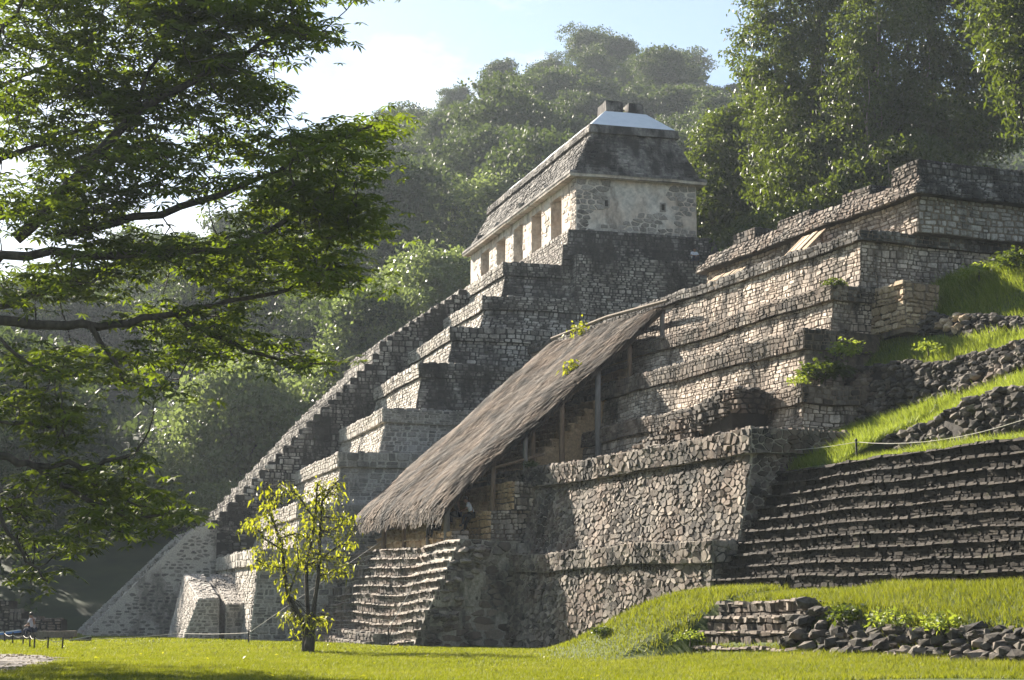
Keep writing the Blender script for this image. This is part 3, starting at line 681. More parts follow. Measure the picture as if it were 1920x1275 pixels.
R1T = lambda a: float(np.interp(a, [-27, -21, -15.5, -9.7, -3.9], [8.6, 8.5, 8.35, 8.3, 7.4]))
R2B = lambda a: float(np.interp(a, [-27, -11, -7.5, -3.4, 1.2, 3.5], [9.9, 9.6, 9.5, 9.06, 8.75, 8.8]))
R2T = lambda a: float(np.interp(a, [-27, -7.1, -4.8, -1.8, 2.3, 3.5], [11.0, 10.65, 10.5, 10.55, 10.9, 10.95]))
R3B = lambda a: float(np.interp(a, [-26, -10, -4.6, .3, 3.0], [11.9, 11.7, 11.5, 12.0, 12.6]))
R3T = lambda a: float(np.interp(a, [-26, -10, -4.2, .7, 3.5], [12.5, 12.2, 12.0, 12.75, 13.8]))
on = lambda fn, a0, a1: (lambda t: fn(a0 + (a1 - a0) * t))
retaining('long bank of loose black boulders behind the rope above the mossy steps', -3.9, -27, 4.5, on(lambda a: 6.6, 0, 1), on(R1T, -3.9, -27), .5, 31, ('boulder', 'boulder'), .24, dens=2.0)
retaining('dark overgrown rubble wall in the middle of the slope below the weeds', 3.6, -27, 8.0, on(R2B, 3.6, -27), on(R2T, 3.6, -27), .6, 32, ('boulder', 'boulder', 'rough'), .24, dens=2.0)
retaining('low wall of tan field stones under the summit platform, dark towards its end', 3.9, -26, 10.4, on(R3B, 3.9, -26), on(R3T, 3.9, -26), .4, 33, ('boulder', 'tan'), .22, dens=2.0)
# squared tan wall stub at the near corner of that wall
def stub():
    f = FX
    root = thing('wall_stub', f.p(3, 10.3, 12.5), 'short stub of squared tan stones beside the weeds under the summit platform', 'wall')
    ms = Mason(root, 35, 120)
    o = Core(make_warp(.1, .5, 36)).box(f, 1.6, 4.05, 9.9, 11.5, 12.2, 14.2, .08, .08).make('wall_core', 'pink_core', root)
    ms.wall(o, [f.p(1.6, 9.9, 12.4), f.p(4.05, 9.9, 12.4), f.p(4.05, 9.98, 14.2), f.p(1.68, 9.98, 14.2)], .42, .24, 'tan', .08, .015, .5, out=-f.w, tilt=.5, rag=.12)
    ms.wall(o, [f.p(1.6, 9.9, 12.4), f.p(1.6, 11.5, 12.4), f.p(1.68, 11.5, 14.2), f.p(1.68, 9.98, 14.2)], .42, .24, 'tan', .08, .015, .5, out=-f.u, tilt=.5, rag=.12)
    ms.course(o, f.p(1.65, 10.1, 14.2), f.p(4.0, 10.1, 14.2), 'tan', .8, .1, .5); ms.flush()
stub()

# ------------------------------------------------------------------ small steps and tumbled wall at the edge of the lawn
def lawn_steps():
    f = FX
    root = thing('garden_steps', f.p(-9, -3.2, .2), 'four short rough stone steps sunk into the grass mound by the lawn', 'steps')
    ms = Mason(root, 41, 220); wp = make_warp(.12, .4, 7)
    flight(f, ms, root, -11.2, -5.7, -3.75, .05, .36, .44, 4, 'black_core', 'rough', .38, wp, back=1.0, ragged=.25, depth=.10, ch=.2, base=-.2, tone=(.1, .8))
    ms.flush()
    root = thing('tumbled_wall', f.p(-16, -3.2, .2), 'low tumbled wall of loose dark boulders along the edge of the lawn', 'wall')
    ms = Mason(root, 42, 290); rng = ms.rng
    c = Core(make_warp(.2, .4, 43)); c.box(f, -28, -11.0, -3.3, -2.2, -.1, 1.05, .2, .3); o = c.make('wall_core', 'black_core', root)
    for i in range(420):
        a = rng.uniform(-26, -10.6); top = .95 + .75 * max(0, min(1, (a + 14) / 3.2)); v = rng.random()
        s = rng.uniform(.12, .34)
        ms.blob(o, f.p(a, -3.75 + .9 * v + rng.uniform(-.1, .1), .22 + top * v), s * 1.25, s * .8, s * .55, 'boulder' if rng.random() < .6 else 'rough', tone=(0, .8))
    ms.flush('boulder')
lawn_steps()

# ------------------------------------------------------------------ ground, banks and hills
NPR = np.random.default_rng(7)

def fx_ab(x, y):
    dx, dy = x - FX.o.x, y - FX.o.y
    return dx * FX.u.x + dy * FX.u.y, dx * FX.w.x + dy * FX.w.y

def gz(x, y):
    """height of the lawn and of the grass mound in front of the dark steps"""
    x = np.asarray(x, float); y = np.asarray(y, float)
    a, b = fx_ab(x, y)
    base = .33 * S((x - 1) / 8) * S((64 - y) / 10) + .06 * np.sin(x * .31 + 1.3) * np.sin(y * .23)
    front = np.interp(a, [-22, -9, 6], [1.2, 1.9, 1.9])
    h = front + (2.22 - front) * S((b + 3) / 2.6)
    left = S((5.2 - a) / 6.5)
    bf = np.interp(a, [-6.6, -4.6], [-3.5, -6.6]); wd = np.interp(a, [-6.6, -4.6], [.9, 5.0])
    st = (a < -5.6) & (a > -11.3)                     # pocket for the small steps
    cut = np.where(st, np.clip((b + 3.9) / 1.8, 0, 1) * .92, S((b - bf) / wd))
    return base + (h - base) * left * cut * (b < 3.2)

def bank_z(a, b):
    """grassy steps of the slope between the retaining walls"""
    a = np.asarray(a, float); b = np.asarray(b, float); z = np.empty_like(a)
    fa, fb, fz = a.ravel(), b.ravel(), z.ravel()
    for i in range(fa.size):
        A = fa[i]
        if A < -3.9: xs = [2.6, 4.9, 5.45, 8.45, 9.05, 10.7, 11.25, 13, 17, 25, 60]; ys = [6.25, 6.6, R1T(A) - .12, R2B(A), R2T(A) - .12, R3B(A), R3T(A) - .1, 14.5, 15.4, 17.4, 36]
        else: xs = [2.6, 8.45, 9.05, 10.7, 11.25, 13, 17, 25, 60]; ys = [6.3, R2B(A), R2T(A) - .12, R3B(A), R3T(A) - .1, 14.7, 15.4, 17.4, 36]
        fz[i] = np.interp(fb[i], xs, ys)
    return fz.reshape(z.shape)

def grid_mesh(name, xs, ys, zf, mat, conv=None):
    X, Y = np.meshgrid(xs, ys); Z = zf(X, Y)
    if conv: X, Y = conv(X, Y)
    V = np.stack([X, Y, Z], -1).reshape(-1, 3); nx, ny = len(xs), len(ys)
    i = (np.arange(ny - 1)[:, None] * nx + np.arange(nx - 1)[None, :]).ravel()
    F = np.stack([i, i + 1, i + nx + 1, i + nx], -1)
    o = mesh_np(name, V, F, mat, np.full(len(F), .5)); o['kind'] = 'structure'
    o.data.polygons.foreach_set('use_smooth', [True] * len(F)); return o
xs = np.concatenate([np.linspace(-270, -45, 16)[:-1], np.arange(-45, 40, .45), np.linspace(40, 270, 16)])
ys = np.concatenate([np.linspace(-15, 30, 8)[:-1], np.arange(30, 116, .45), np.linspace(116, 590, 20)])
grid_mesh('lawn_ground', xs, ys, gz, M['soil'])
fxy = lambda a, b: (FX.o.x + FX.u.x * a + FX.w.x * b, FX.o.y + FX.u.y * a + FX.w.y * b)
grid_mesh('grass_bank', np.arange(-30, 4.8, .5), np.arange(2.6, 17.3, .3), lambda a, b: bank_z(a, b) + .07 * np.sin(a * 1.7 + b) * np.sin(a * .6 - b * 1.9), M['bank_soil'], fxy)
grid_mesh('hill_slope', np.arange(-45, 20, 2.5), np.arange(17.0, 70, 2.5), lambda a, b: bank_z(a, b) - .02, M['forest_floor'], fxy)

SKY_PX = [-900, -300, 0, 150, 300, 420, 520, 620, 700, 760, 830, 930, 1020, 1100, 1150, 1240, 1330, 1410, 1600, 2000, 2800]
SKY_PY = [660, 640, 610, 600, 565, 500, 425, 320, 245, 215, 200, 135, 110, 70, 55, 85, 125, 165, 150, 120, 160]
CR_X = [(p - 960) / 3200 * 384 for p in SKY_PX]; CR_Z = [at(p, q, 380).z - 10 for p, q in zip(SKY_PX, SKY_PY)]
def hill_z(x, y):
    c = np.interp(x, CR_X, CR_Z)
    t = np.clip((y - 112) / 268, 0, 1) ** 1.08
    back = np.clip((y - 380) / 200, 0, 1)
    return c * t * (1 - .4 * back) - .4 + 1.5 * np.sin(x * .07) * np.sin(y * .06) * np.clip((y - 120) / 60, 0, 1)
grid_mesh('hill', np.linspace(-268, 268, 90), np.linspace(112, 585, 80), hill_z, M['forest_floor'])

# gravel patch of the path
gv = [(-24, 60.5), (-17.4, 60.1), (-16.0, 59.6), (-14.6, 57), (-13.7, 54), (-13.2, 50), (-12.9, 46), (-12.6, 41), (-26, 41)]
n_ = []
for i, p in enumerate(gv):
    q = gv[(i + 1) % len(gv)]
    for k in range(6):
        t = k / 6; n_.append((p[0] + (q[0] - p[0]) * t + random.Random(i * 9 + k).uniform(-.25, .25), p[1] + (q[1] - p[1]) * t + random.Random(i * 5 + k).uniform(-.3, .3)))
tag(mesh('path', [(x, y, float(gz(x, y)) + .03) for x, y in n_], [tuple(range(len(n_)))], M['gravel']), kind='structure')
def in_gravel(x, y): return (x < np.interp(y, [41, 46, 50, 54, 57, 59.6, 60.2], [-12.6, -12.9, -13.2, -13.7, -14.6, -16, -24]) - .35 + .4 * np.sin(y * 2.3) * np.sin(x * 3.1 + y)) & (y > 41) & (y < 60.2)

# ------------------------------------------------------------------ grass
def blades(P, h, w, lean, rng):
    """one upright tapering blade per point: triangles"""
    n = len(P); th = rng.uniform(0, 2 * np.pi, n); lx = rng.normal(0, lean, (n, 2)) * h[:, None]
    s = np.stack([np.cos(th), np.sin(th), np.zeros(n)], -1) * w[:, None] / 2
    tip = P + np.concatenate([lx, h[:, None]], 1)
    V = np.stack([P - s, P + s, tip], 1).reshape(-1, 3)
    return V, np.arange(3 * n).reshape(-1, 3)

def lawn_points(y0, y1, dens, rng):
    A = (y1 - y0) * (y0 + y1) * .375
    n = int(A * dens); y = rng.uniform(y0, y1, n); x = rng.uniform(-.34, .41, n) * y
    return x, y
gx, gy, gh, gw = [], [], [], []
for y0, y1, dens, wd in ((34, 50, 400, .024), (50, 64, 230, .033), (64, 82, 115, .05), (82, 112, 50, .07)):
    x, y = lawn_points(y0, y1, dens, NPR); a, b = fx_ab(x, y)
    ok = ~in_gravel(x, y) & (b < 0) & ~((a > -11.3) & (a < -5.7) & (b > -3.55) & (b < -2.3)) & ~((a > 17) & (b > -6.2))
    ai = (x - FI.o.x) * FI.u.x + (y - FI.o.y) * FI.u.y; bi = (x - FI.o.x) * FI.w.x + (y - FI.o.y) * FI.w.y
    ok &= ~((bi > -28.5) & (ai > 6)) & ~((bi > -24.2) & (ai > -6.8)) & ~((ai > -10.6) & (bi > -21))
    x, y, b, a = x[ok], y[ok], b[ok], a[ok]
    pat = .5 + .5 * np.sin(x * 1.1 + 2 * np.sin(y * .37)) * np.sin(y * .9 + x * .4)
    m = S((b + 6) / 3) * S((4 - a) / 4)
    gx.append(x); gy.append(y); gh.append((.055 + .05 * NPR.random(len(x)) + .03 * pat) * (1 + 1.3 * m)); gw.append(np.full(len(x), wd))
gx, gy, gh, gw = map(np.concatenate, (gx, gy, gh, gw))
P = np.stack([gx, gy, gz(gx, gy) - .01], -1)
V, F = blades(P, gh, gw, .45, NPR)
tn = np.clip(.42 + .16 * np.sin(gx * .5 + np.sin(gy * .3)) * np.sin(gy * .4) + .16 * np.sin(gx * 1.9 + 2 * np.sin(gy * .8)) * np.sin(gy * 1.3 + gx * .3) + NPR.normal(0, .22, len(gx)) + .3 * (np.sin(gx * .9 + 1.1) * np.sin(gy * .55 + gx * .2) > .8), 0, 1)
tag(mesh_np('grass', V, F, M['grass'], tn), 'short sunlit yellow-green lawn grass in front of the pyramids', 'grass', kind='stuff')

def weeds(name, label, a0, a1, b0, b1, n, h, zf, keep=None, w=.03):
    a = NPR.uniform(a0, a1, n); b = NPR.uniform(b0, b1, n)
    if keep is not None:
        k = keep(a, b); a, b = a[k], b[k]
    x, y = fxy(a, b); z = zf(a, b)
    hh = h * (.45 + .9 * NPR.random(len(a)) ** 1.5) * (.7 + .6 * (.5 + .5 * np.sin(a * 1.3 + b * 2.1) * np.sin(a * .5)))
    V, F = blades(np.stack([x, y, z - .03], -1), hh, np.full(len(a), w), .5, NPR)
    tn = np.clip(NPR.normal(.5, .25, len(a)), 0, 1)
    return tag(mesh_np(name, V, F, M['weed'], tn), label, 'grass', kind='stuff')
clear = lambda a, b: ~((a < -3.9) & (b > 4.35) & (b < 5.4)) & ~((b > 7.9) & (b < 9.0)) & ~((b > 10.3) & (b < 11.2)) & ~((a > -.6) & (b < 5.4)) & ~((a > 1.9) & (b < 6.5)) & ~((a > 3.5) & (b > 6.5))
weeds('weeds', 'long bright weeds and grasses growing on the slope between the dark rubble walls', -20, 3.6, 2.9, 16, 240000, .34, bank_z, clear, .035)

lx, ly = lawn_points(38, 80, .16, NPR); k = ~in_gravel(lx, ly); lx, ly = lx[k], ly[k]; la, lb = fx_ab(lx, ly); k = lb < -3.9; lx, ly = lx[k], ly[k]
LITTER = np.stack([lx, ly, gz(lx, ly) + .07], -1)
px_, py_ = NPR.uniform(-24, -12.5, 2600), NPR.uniform(41, 60, 2600); k = in_gravel(px_, py_); px_, py_ = px_[k], py_[k]
V = np.array([v for x, y in zip(px_, py_) for v in [(x + c.x * r, y + c.y * r, float(0.04 + c.z * r * .6)) for r in [NPR.uniform(.02, .06)] for c in ICO_V]]); V[:, 2] += np.repeat(gz(px_, py_), 12)
tag(mesh_np('pebbles', V, (np.array(ICO_F)[None] + 12 * np.arange(len(px_))[:, None, None]).reshape(-1, 3), M['tan'], np.repeat(NPR.random(len(px_)), len(ICO_F))), 'small pale pebbles strewn over the gravel path', 'gravel', kind='stuff')

# ------------------------------------------------------------------ leaves and trees
def frames(n, up, rng):
    """random leaf frames: normal tilted from up, and two tangents"""
    nn = rng.normal(0, 1, (n, 3)); nn /= np.linalg.norm(nn, axis=1, keepdims=True)
    nn = nn * (1 - up) + np.array([0, 0, 1.0]) * up; nn /= np.linalg.norm(nn, axis=1, keepdims=True)
    r = rng.normal(0, 1, (n, 3)); t = np.cross(nn, r); t /= np.linalg.norm(t, axis=1, keepdims=True)
    return nn, t, np.cross(nn, t)

def leaf_quads(P, ln, wd, up, rng, droop=.0):
    n = len(P); nn, t, s = frames(n, up, rng)
    L = (ln * rng.uniform(.65, 1.25, n))[:, None]; Wd = (wd * rng.uniform(.7, 1.2, n))[:, None]
    d = np.zeros((n, 3)); d[:, 2] = -droop
    V = np.stack([P, P + t * L * .45 + s * Wd * .5 + nn * Wd * .12, P + t * L + d * L, P + t * L * .45 - s * Wd * .5 + nn * Wd * .12], 1).reshape(-1, 3)
    return V, np.arange(4 * n).reshape(-1, 4)

def palmate(P, size, rng, k=6):
    """hand-shaped compound leaves: k drooping leaflets round each point"""
    n = len(P); nn, t, s = frames(n, .72, rng); V = []
    sz = size * rng.uniform(.7, 1.2, n)
    for j in range(k):
        th = (j - (k - 1) / 2) * (2 * np.pi * .82 / k) + rng.normal(0, .1, n)
        d = t * np.cos(th)[:, None] + s * np.sin(th)[:, None]; e = -t * np.sin(th)[:, None] + s * np.cos(th)[:, None]
        L = (sz * (1 - .22 * abs(j - (k - 1) / 2) / k * 2))[:, None]
        dr = np.array([0, 0, -1.0]) * (.22 + .15 * rng.random(n))[:, None]
        V.append(np.stack([P, P + (d * .55 + dr * .25) * L + e * L * .15, P + (d + dr) * L, P + (d * .55 + dr * .25) * L - e * L * .15], 1))
    V = np.stack(V, 1).reshape(-1, 3)
    return V, np.arange(len(V)).reshape(-1, 4)

def tube(V, F, pts, rad, k=6):
    pts = [Vector(p) for p in pts]; b0 = len(V)
    for i, p in enumerate(pts):
        d = (pts[min(i + 1, len(pts) - 1)] - pts[max(i - 1, 0)]).normalized()
        x = d.cross(Vector((0.31, 0.2, .93))).normalized()
        if x.length < .1: x = Vector((1, 0, 0))
        y = d.cross(x)
        for j in range(k):
            th = 2 * math.pi * j / k; V.append(p + (x * math.cos(th) + y * math.sin(th)) * rad[i])
    for i in range(len(pts) - 1):
        for j in range(k):
            a_ = b0 + i * k; F.append((a_ + j, a_ + (j + 1) % k, a_ + k + (j + 1) % k, a_ + k + j))
    F.append(tuple(b0 + (len(pts) - 1) * k + j for j in range(k)))

def wiggle(p0, p1, n, amp, rng, sag=0.0):
    p0, p1 = Vector(p0), Vector(p1); out = []
    for i in range(n + 1):
        t = i / n; q = p0.lerp(p1, t) + Vector((rng.gauss(0, amp), rng.gauss(0, amp), rng.gauss(0, amp))) * (math.sin(math.pi * t)) + Vector((0, 0, sag * 4 * t * (1 - t)))
        out.append(q)
    return out

def shell_points(lobes, n, rng, lo=.7, hi=1.04, bottom=-.45):
    """points near the surface of a set of ellipsoid leaf masses, ragged"""
    w = np.array([l[1][0] * l[1][2] for l in lobes]); c = rng.choice(len(lobes), n, p=w / w.sum())
    d = rng.normal(0, 1, (n, 3)); d /= np.linalg.norm(d, axis=1, keepdims=True)
    f = d[:, 2] < bottom; d[f, 2] *= -1
    r = lo + (hi - lo) * rng.random(n) ** .6
    r *= 1 + .16 * np.sin(d[:, 0] * 9 + c * 1.7) * np.sin(d[:, 2] * 8 + c) + .08 * np.sin(d[:, 1] * 17 + c * 3)
    C = np.array([l[0] for l in lobes])[c]; Rr = np.array([l[1] for l in lobes])[c]
    return C + d * Rr * r[:, None]

def clumps(lobes, n, rng, per, spread, lo, hi, bottom):
    """leaves gathered in small flat sprays, so that a crown has light and dark places"""
    C = shell_points(lobes, n // per, rng, lo, hi, bottom); P = np.repeat(C, per, 0)
    P = P + rng.normal(0, 1, P.shape) * np.array([spread, spread, spread * .45])
    return P, np.repeat(rng.normal(0, .13, len(C)), per)

V, F = leaf_quads(LITTER, .14, .08, .6, NPR)
tag(mesh_np('fallen_leaves', V, F, M['leaf_young'], np.clip(NPR.normal(.9, .2, len(LITTER)), 0, 1)), 'scattered dry fallen leaves on the lawn', 'leaves', kind='stuff')

# ---- forest on the hills: a few tree shapes, repeated
def hill_shape(seed, H, Rc, nl, leaf, n):
    rng = np.random.default_rng(seed); pr = random.Random(seed); lobes = []
    for i in range(nl):
        th = pr.uniform(0, 6.28); rr = Rc * pr.uniform(0, .62)
        lobes.append(((rr * math.cos(th), rr * math.sin(th), H - Rc * .75 + pr.uniform(-.6, .35) * Rc), (Rc * pr.uniform(.38, .6), Rc * pr.uniform(.38, .6), Rc * pr.uniform(.3, .48))))
    P, ct = clumps(lobes, n, rng, 16, .55, .6, 1.06, -.45); n = len(P)
    V, F = leaf_quads(P, leaf, leaf * .7, .35, rng)
    tn = np.clip(.43 + ct + rng.normal(0, .12, n), 0, 1)
    crown = mesh_np('hill_crown', V, F, M['leaf_hill'], tn, link=False)
    tv, tf = [], []
    tube(tv, tf, wiggle((0, 0, -2), (0, 0, H - Rc * .7), 4, .15, pr), [.4, .35, .3, .26, .2])
    for l in lobes[:5]: tube(tv, tf, wiggle((0, 0, H - Rc * 1.2), l[0], 3, .2, pr), [.18, .14, .1, .05], 5)
    tm = bpy.data.meshes.new('hill_trunk'); tm.from_pydata(tv, [], tf); tm.materials.append(M['bark'])
    return crown, tm
SHAPES = [hill_shape(100 + i, *s) for i, s in enumerate([(15, 6.6, 14, .55, 8800), (17, 7.8, 17, .58, 11000), (13, 5.6, 12, .5, 7600), (19, 7.2, 17, .54, 10000), (16, 5.4, 14, .48, 8000)])]
MIDS = [hill_shape(120 + i, *s_) for i, s_ in enumerate([(15, 6.4, 13, .42, 11000), (17, 7.4, 15, .44, 14000), (13, 5.4, 11, .40, 9000), (19, 7.0, 14, .42, 12000), (16, 5.2, 12, .40, 9500)])]
HG = 'trees of the hillside forest'
def plant(shape, loc, sc, rz, label, group=None, mat=None, name='forest_tree', vary=True):
    r = thing(name, loc, label, 'tree', group)
    for nm, me in (('crown', shape[0]), ('trunk', shape[1])):
        if mat and nm == 'crown':
            key = me.name + mat
            if key not in bpy.data.meshes:
                m2 = me.copy(); m2.name = key; m2.materials[0] = M[mat]
            me = bpy.data.meshes[key]
        o = bpy.data.objects.new(nm, me); o.parent = r; COL.objects.link(o); WORLD[o] = Vector(loc)
    r.scale = (sc, sc, sc * random.Random(int(loc[0] * 7 + loc[1])).uniform(.9, 1.2) if vary else sc); r.rotation_euler = (0, 0, rz)
    return r
pr = random.Random(11); placed = []
cand = []
for i in range(4200):
    y = 116 + 290 * pr.random() ** .85; x = pr.uniform(-.345, .26) * (y + 10)
    cand.append((x, y))
for x, y in cand:
    px = 960 + 3200 * x / y
    if px < -110 or px > 1560 or len(placed) >= 285: continue
    a_, b_ = FI.ab(x, y)
    if -16 < a_ < 42 and -33 < b_ < 17: continue
    if 105 < px < 330 and y < 212 or 100 < px < 640 and y < 185: continue                       # the far temple stands clear
    if 230 < px < 560 and y < 128: continue
    d = 4.8 + y * .015
    if any((x - q[0]) ** 2 + (y - q[1]) ** 2 < d * d for q in placed): continue
    placed.append((x, y))
for i, (x, y) in enumerate(placed):
    px = 960 + 3200 * x / y; sh = pr.randrange(5); sc = pr.uniform(.75, 1.2) * (.72 if y > 325 else 1.0 if y > 200 else .85)
    if px > 560:
        band = 'on the ridge line of the hill' if y > 320 else 'on the upper hillside' if y > 240 else 'on the lower hillside' if y > 170 else 'at the foot of the hill'
        side = 'beyond the temple doorways' if px < 900 else 'above the temple roof' if px < 1200 else 'towards the creeper-hung trees'
        lab = 'hazy forest tree %s %s' % (band, side)
    else:
        lab = 'shaded forest tree %s %s' % ('high up' if y > 260 else 'halfway up' if y > 180 else 'low down', 'behind the leafy branches' if px < 280 else 'beyond the great stair')
    plant(SHAPES[sh], (x, y, float(hill_z(x, y)) - .3), sc, pr.uniform(0, 6.28), lab, HG if px > 560 else 'trees of the shaded forest')
# closed undergrowth and canopy between the trees that can be told apart
n = 150000; yy = 114 + 300 * NPR.random(n) ** .9; xx = NPR.uniform(-.40, .34, n) * (yy + 12)
ai = (xx - FI.o.x) * FI.u.x + (yy - FI.o.y) * FI.u.y; bi = (xx - FI.o.x) * FI.w.x + (yy - FI.o.y) * FI.w.y
k = ~((ai > -14) & (ai < 40) & (bi > -31) & (bi < 13)) & ~((xx < -14) & (xx > -24) & (yy < 126)); xx, yy = xx[k], yy[k]
bump = (np.sin(xx * .55 + 1.7 * np.sin(yy * .31)) * np.sin(yy * .5 + 1.3 * np.sin(xx * .27)) + .5 * np.sin(xx * 1.3 + yy * .4) * np.sin(yy * 1.1 - xx * .3))
hh = hill_z(xx, yy) + np.clip((yy - 112) / 20, 0.15, 1) * (5.0 + 3.2 * bump - 2.5 * NPR.random(len(xx)) ** 2)
near_t = ((xx / yy > -.275) & (xx / yy < -.195) & (yy < 212)) | ((xx / yy > -.29) & (xx / yy < -.1) & (yy < 185)); hh = np.where(near_t, np.minimum(hh, hill_z(xx, yy) + 1.2), hh)
V, F = leaf_quads(np.stack([xx, yy, hh], -1), .35 + .0024 * yy, .25 + .0017 * yy, .35, NPR)
tag(mesh_np('undergrowth', V, F, M['leaf_hill'], np.clip(.35 + .12 * bump + NPR.normal(0, .14, len(xx)), 0, 1)), 'dense mass of jungle leaves closing the hillside between the trees', 'jungle', kind='stuff')
# named trees that stand out
named = [(1140, 62, 384, .95, 3, 'tall flat-crowned tree at the very top of the hill', None), (935, 115, 372, .9, 4, 'round tree like a lone tuft on the shoulder of the skyline', None),
         (1290, 95, 382, .9, 1, 'spreading tree on the ridge just past the summit cloud', None), (850, 185, 378, .9, 0, 'dark bushy tree low on the descending skyline', None)]
for px, py, Y, sc, sh, lab, mt in named:
    p = at(px, py, Y); h = (15, 17, 13, 19, 16)[sh] * sc
    plant(SHAPES[sh], (p.x, p.y, p.z - h * .97), sc, pr.uniform(0, 6.28), lab, 'trees on the hill crest', mt, vary=False)
mids = [(455, 765, 142, 1.05, 1, 'pale glossy tree behind the middle of the great stair'), (365, 815, 140, 1.0, 0, 'pale loose tree behind the lower stair beside the hanging branch'),
        (545, 745, 146, 1.0, 2, 'rounded green tree just behind the steep upper stair flank'),
        (600, 730, 150, .8, 4, 'bright green bushy tree peeping over the stair'), (735, 580, 150, .95, 0, 'pale grey-green tree over the upper steps of the great stair'),
        (690, 620, 154, .8, 2, 'small hazy tree above the stair landing'), (820, 470, 156, .95, 1, 'bright vine-covered tree just beside the temple doorways'),
        (760, 500, 165, .9, 4, 'sunlit leafy tree behind the far end of the temple'), (430, 890, 134, .8, 2, 'low leafy tree behind the bottom of the great stair'),
        (960, 310, 200, 1.2, 1, 'sunlit round tree above the temple roof line')]
for px, py, Y, sc, sh, lab in mids:
    p = at(px, py, Y); h = (15, 17, 13, 19, 16)[sh] * sc; rr = random.Random(px)
    plant(MIDS[sh], (p.x, p.y, p.z - h * .93), sc, rr.uniform(0, 6.28), lab, 'trees close behind the great stair', 'leaf_mid')

# ---- trees draped in creepers behind the summit building
def jungle_tree(base, lobes, n, leaf, seed, label, mat='leaf_right', vines=4, up=.25, asp=.5, yellow=0.0):
    rng = np.random.default_rng(seed); pr = random.Random(seed)
    root = thing('creeper_tree', base, label, 'tree', 'trees behind the summit building')
    P, ct = clumps(lobes, n, rng, 34, .36, .45, 1.1, -.8); n = len(P)
    V, F = leaf_quads(P, leaf, leaf * asp, up, rng, .3)
    cl = np.sin(P[:, 0] * 1.1 + P[:, 1] * .7) * np.sin(P[:, 2] * 1.0 + P[:, 0] * .5)
    tn = np.clip(.40 + .12 * cl + ct + rng.normal(0, .10, n) + yellow, 0, 1)
    b = np.array(base); mesh_np('crown', V - b, F, M[mat], tn, root, base)
    V, F = [], []; top = max(lobes, key=lambda l: l[0][2])[0]
    tr = wiggle(base, Vector(top), 6, .35, pr); tube(V, F, tr, [.6, .5, .45, .4, .3, .2, .1], 8)
    for l in lobes:
        k = pr.randrange(1, 5); tube(V, F, wiggle(tr[k], l[0], 4, .3, pr, .4), [.22, .18, .13, .09, .04], 5)
    mesh('trunk', V, F, M['bark'], parent=root)
    for i in range(vines):
        l = pr.choice(lobes); x = l[0][0] + pr.uniform(-.8, .8) * l[1][0]; y = l[0][1] - pr.uniform(.5, .95) * l[1][1]; z = l[0][2] - pr.uniform(-.2, .6) * l[1][2]
        V, F = [], []; L = pr.uniform(4, 9)
        tube(V, F, wiggle((x, y, z), (x + pr.uniform(-.5, .5), y, z - L), 8, .12, pr), [.045] * 9, 4)
        mesh('liana', V, F, M['bark_pale'], parent=root)
    return root
def L_(px, py, Y, rx, ry, rz): return (tuple(at(px, py, Y)), (rx, ry, rz))
jungle_tree(tuple(at(1390, 640, 121)), [L_(1330, 330, 120, 2.2, 2.2, 2.2), L_(1365, 390, 118, 2.4, 2.2, 2.6), L_(1390, 260, 121, 2.6, 2.4, 2.4), L_(1420, 340, 119, 2.6, 2.4, 3.0), L_(1350, 270, 122, 1.9, 2, 2.0), L_(1440, 220, 121, 2.2, 2.2, 2.4), L_(1320, 420, 118, 1.8, 1.8, 1.8), L_(1410, 420, 117, 2.4, 2, 2)], 26000, .34, 201, 'bushy tree with glossy leaves close beside the temple end wall', vines=3, yellow=.05)
jungle_tree(tuple(at(1510, 560, 112)), [L_(1440, 90, 112, 2.4, 2.4, 2.2), L_(1470, 20, 112, 2.8, 2.4, 2.4), L_(1500, 130, 110, 3.2, 2.6, 2.8), L_(1480, 230, 109, 2.8, 2.6, 2.8), L_(1530, 310, 107, 2.6, 2.2, 3.2), L_(1560, 60, 112, 3.0, 2.6, 2.6), L_(1470, 330, 108, 2.4, 2.2, 2.4), L_(1570, 200, 109, 2.6, 2.2, 3), L_(1510, 400, 106, 2.4, 2, 1.8), L_(1540, -40, 113, 3.4, 2.6, 2.4), L_(1415, 150, 113, 1.2, 1.2, 1.0)], 42000, .32, 202, 'tallest tree behind the summit building, its edge against the blue sky', vines=6, yellow=.08)
jungle_tree(tuple(at(1625, 560, 103)), [L_(1610, 150, 103, 2.0, 1.8, 2.6), L_(1620, 250, 102, 1.4, 1.4, 2.6), L_(1600, 330, 101, 1.2, 1.2, 1.8), L_(1650, 40, 104, 2.6, 2.2, 2.4), L_(1640, 340, 101, 1.2, 1.2, 1.3)], 14000, .28, 203, 'slim creeper-hung tree with yellow leaves between the darker trees', vines=6, yellow=.22)
jungle_tree(tuple(at(1740, 520, 108)), [L_(1700, 70, 108, 3.2, 2.8, 3), L_(1760, 170, 107, 3.2, 2.6, 3), L_(1700, 260, 106, 2.8, 2.4, 2.6), L_(1790, 40, 109, 3.4, 2.8, 3), L_(1840, 130, 107, 3.0, 2.6, 3), L_(1850, 250, 104, 2.8, 2.2, 2.2), L_(1780, 280, 104, 2.8, 2.2, 2), L_(1660, 160, 107, 2.2, 2, 2.4), L_(1900, 200, 106, 3, 2.6, 3), L_(1740, -60, 110, 4, 3, 3), L_(1880, 20, 109, 3, 2.6, 3)], 40000, .34, 204, 'dark shaded tree mass above the black roof of the summit building', vines=5, yellow=-.12)
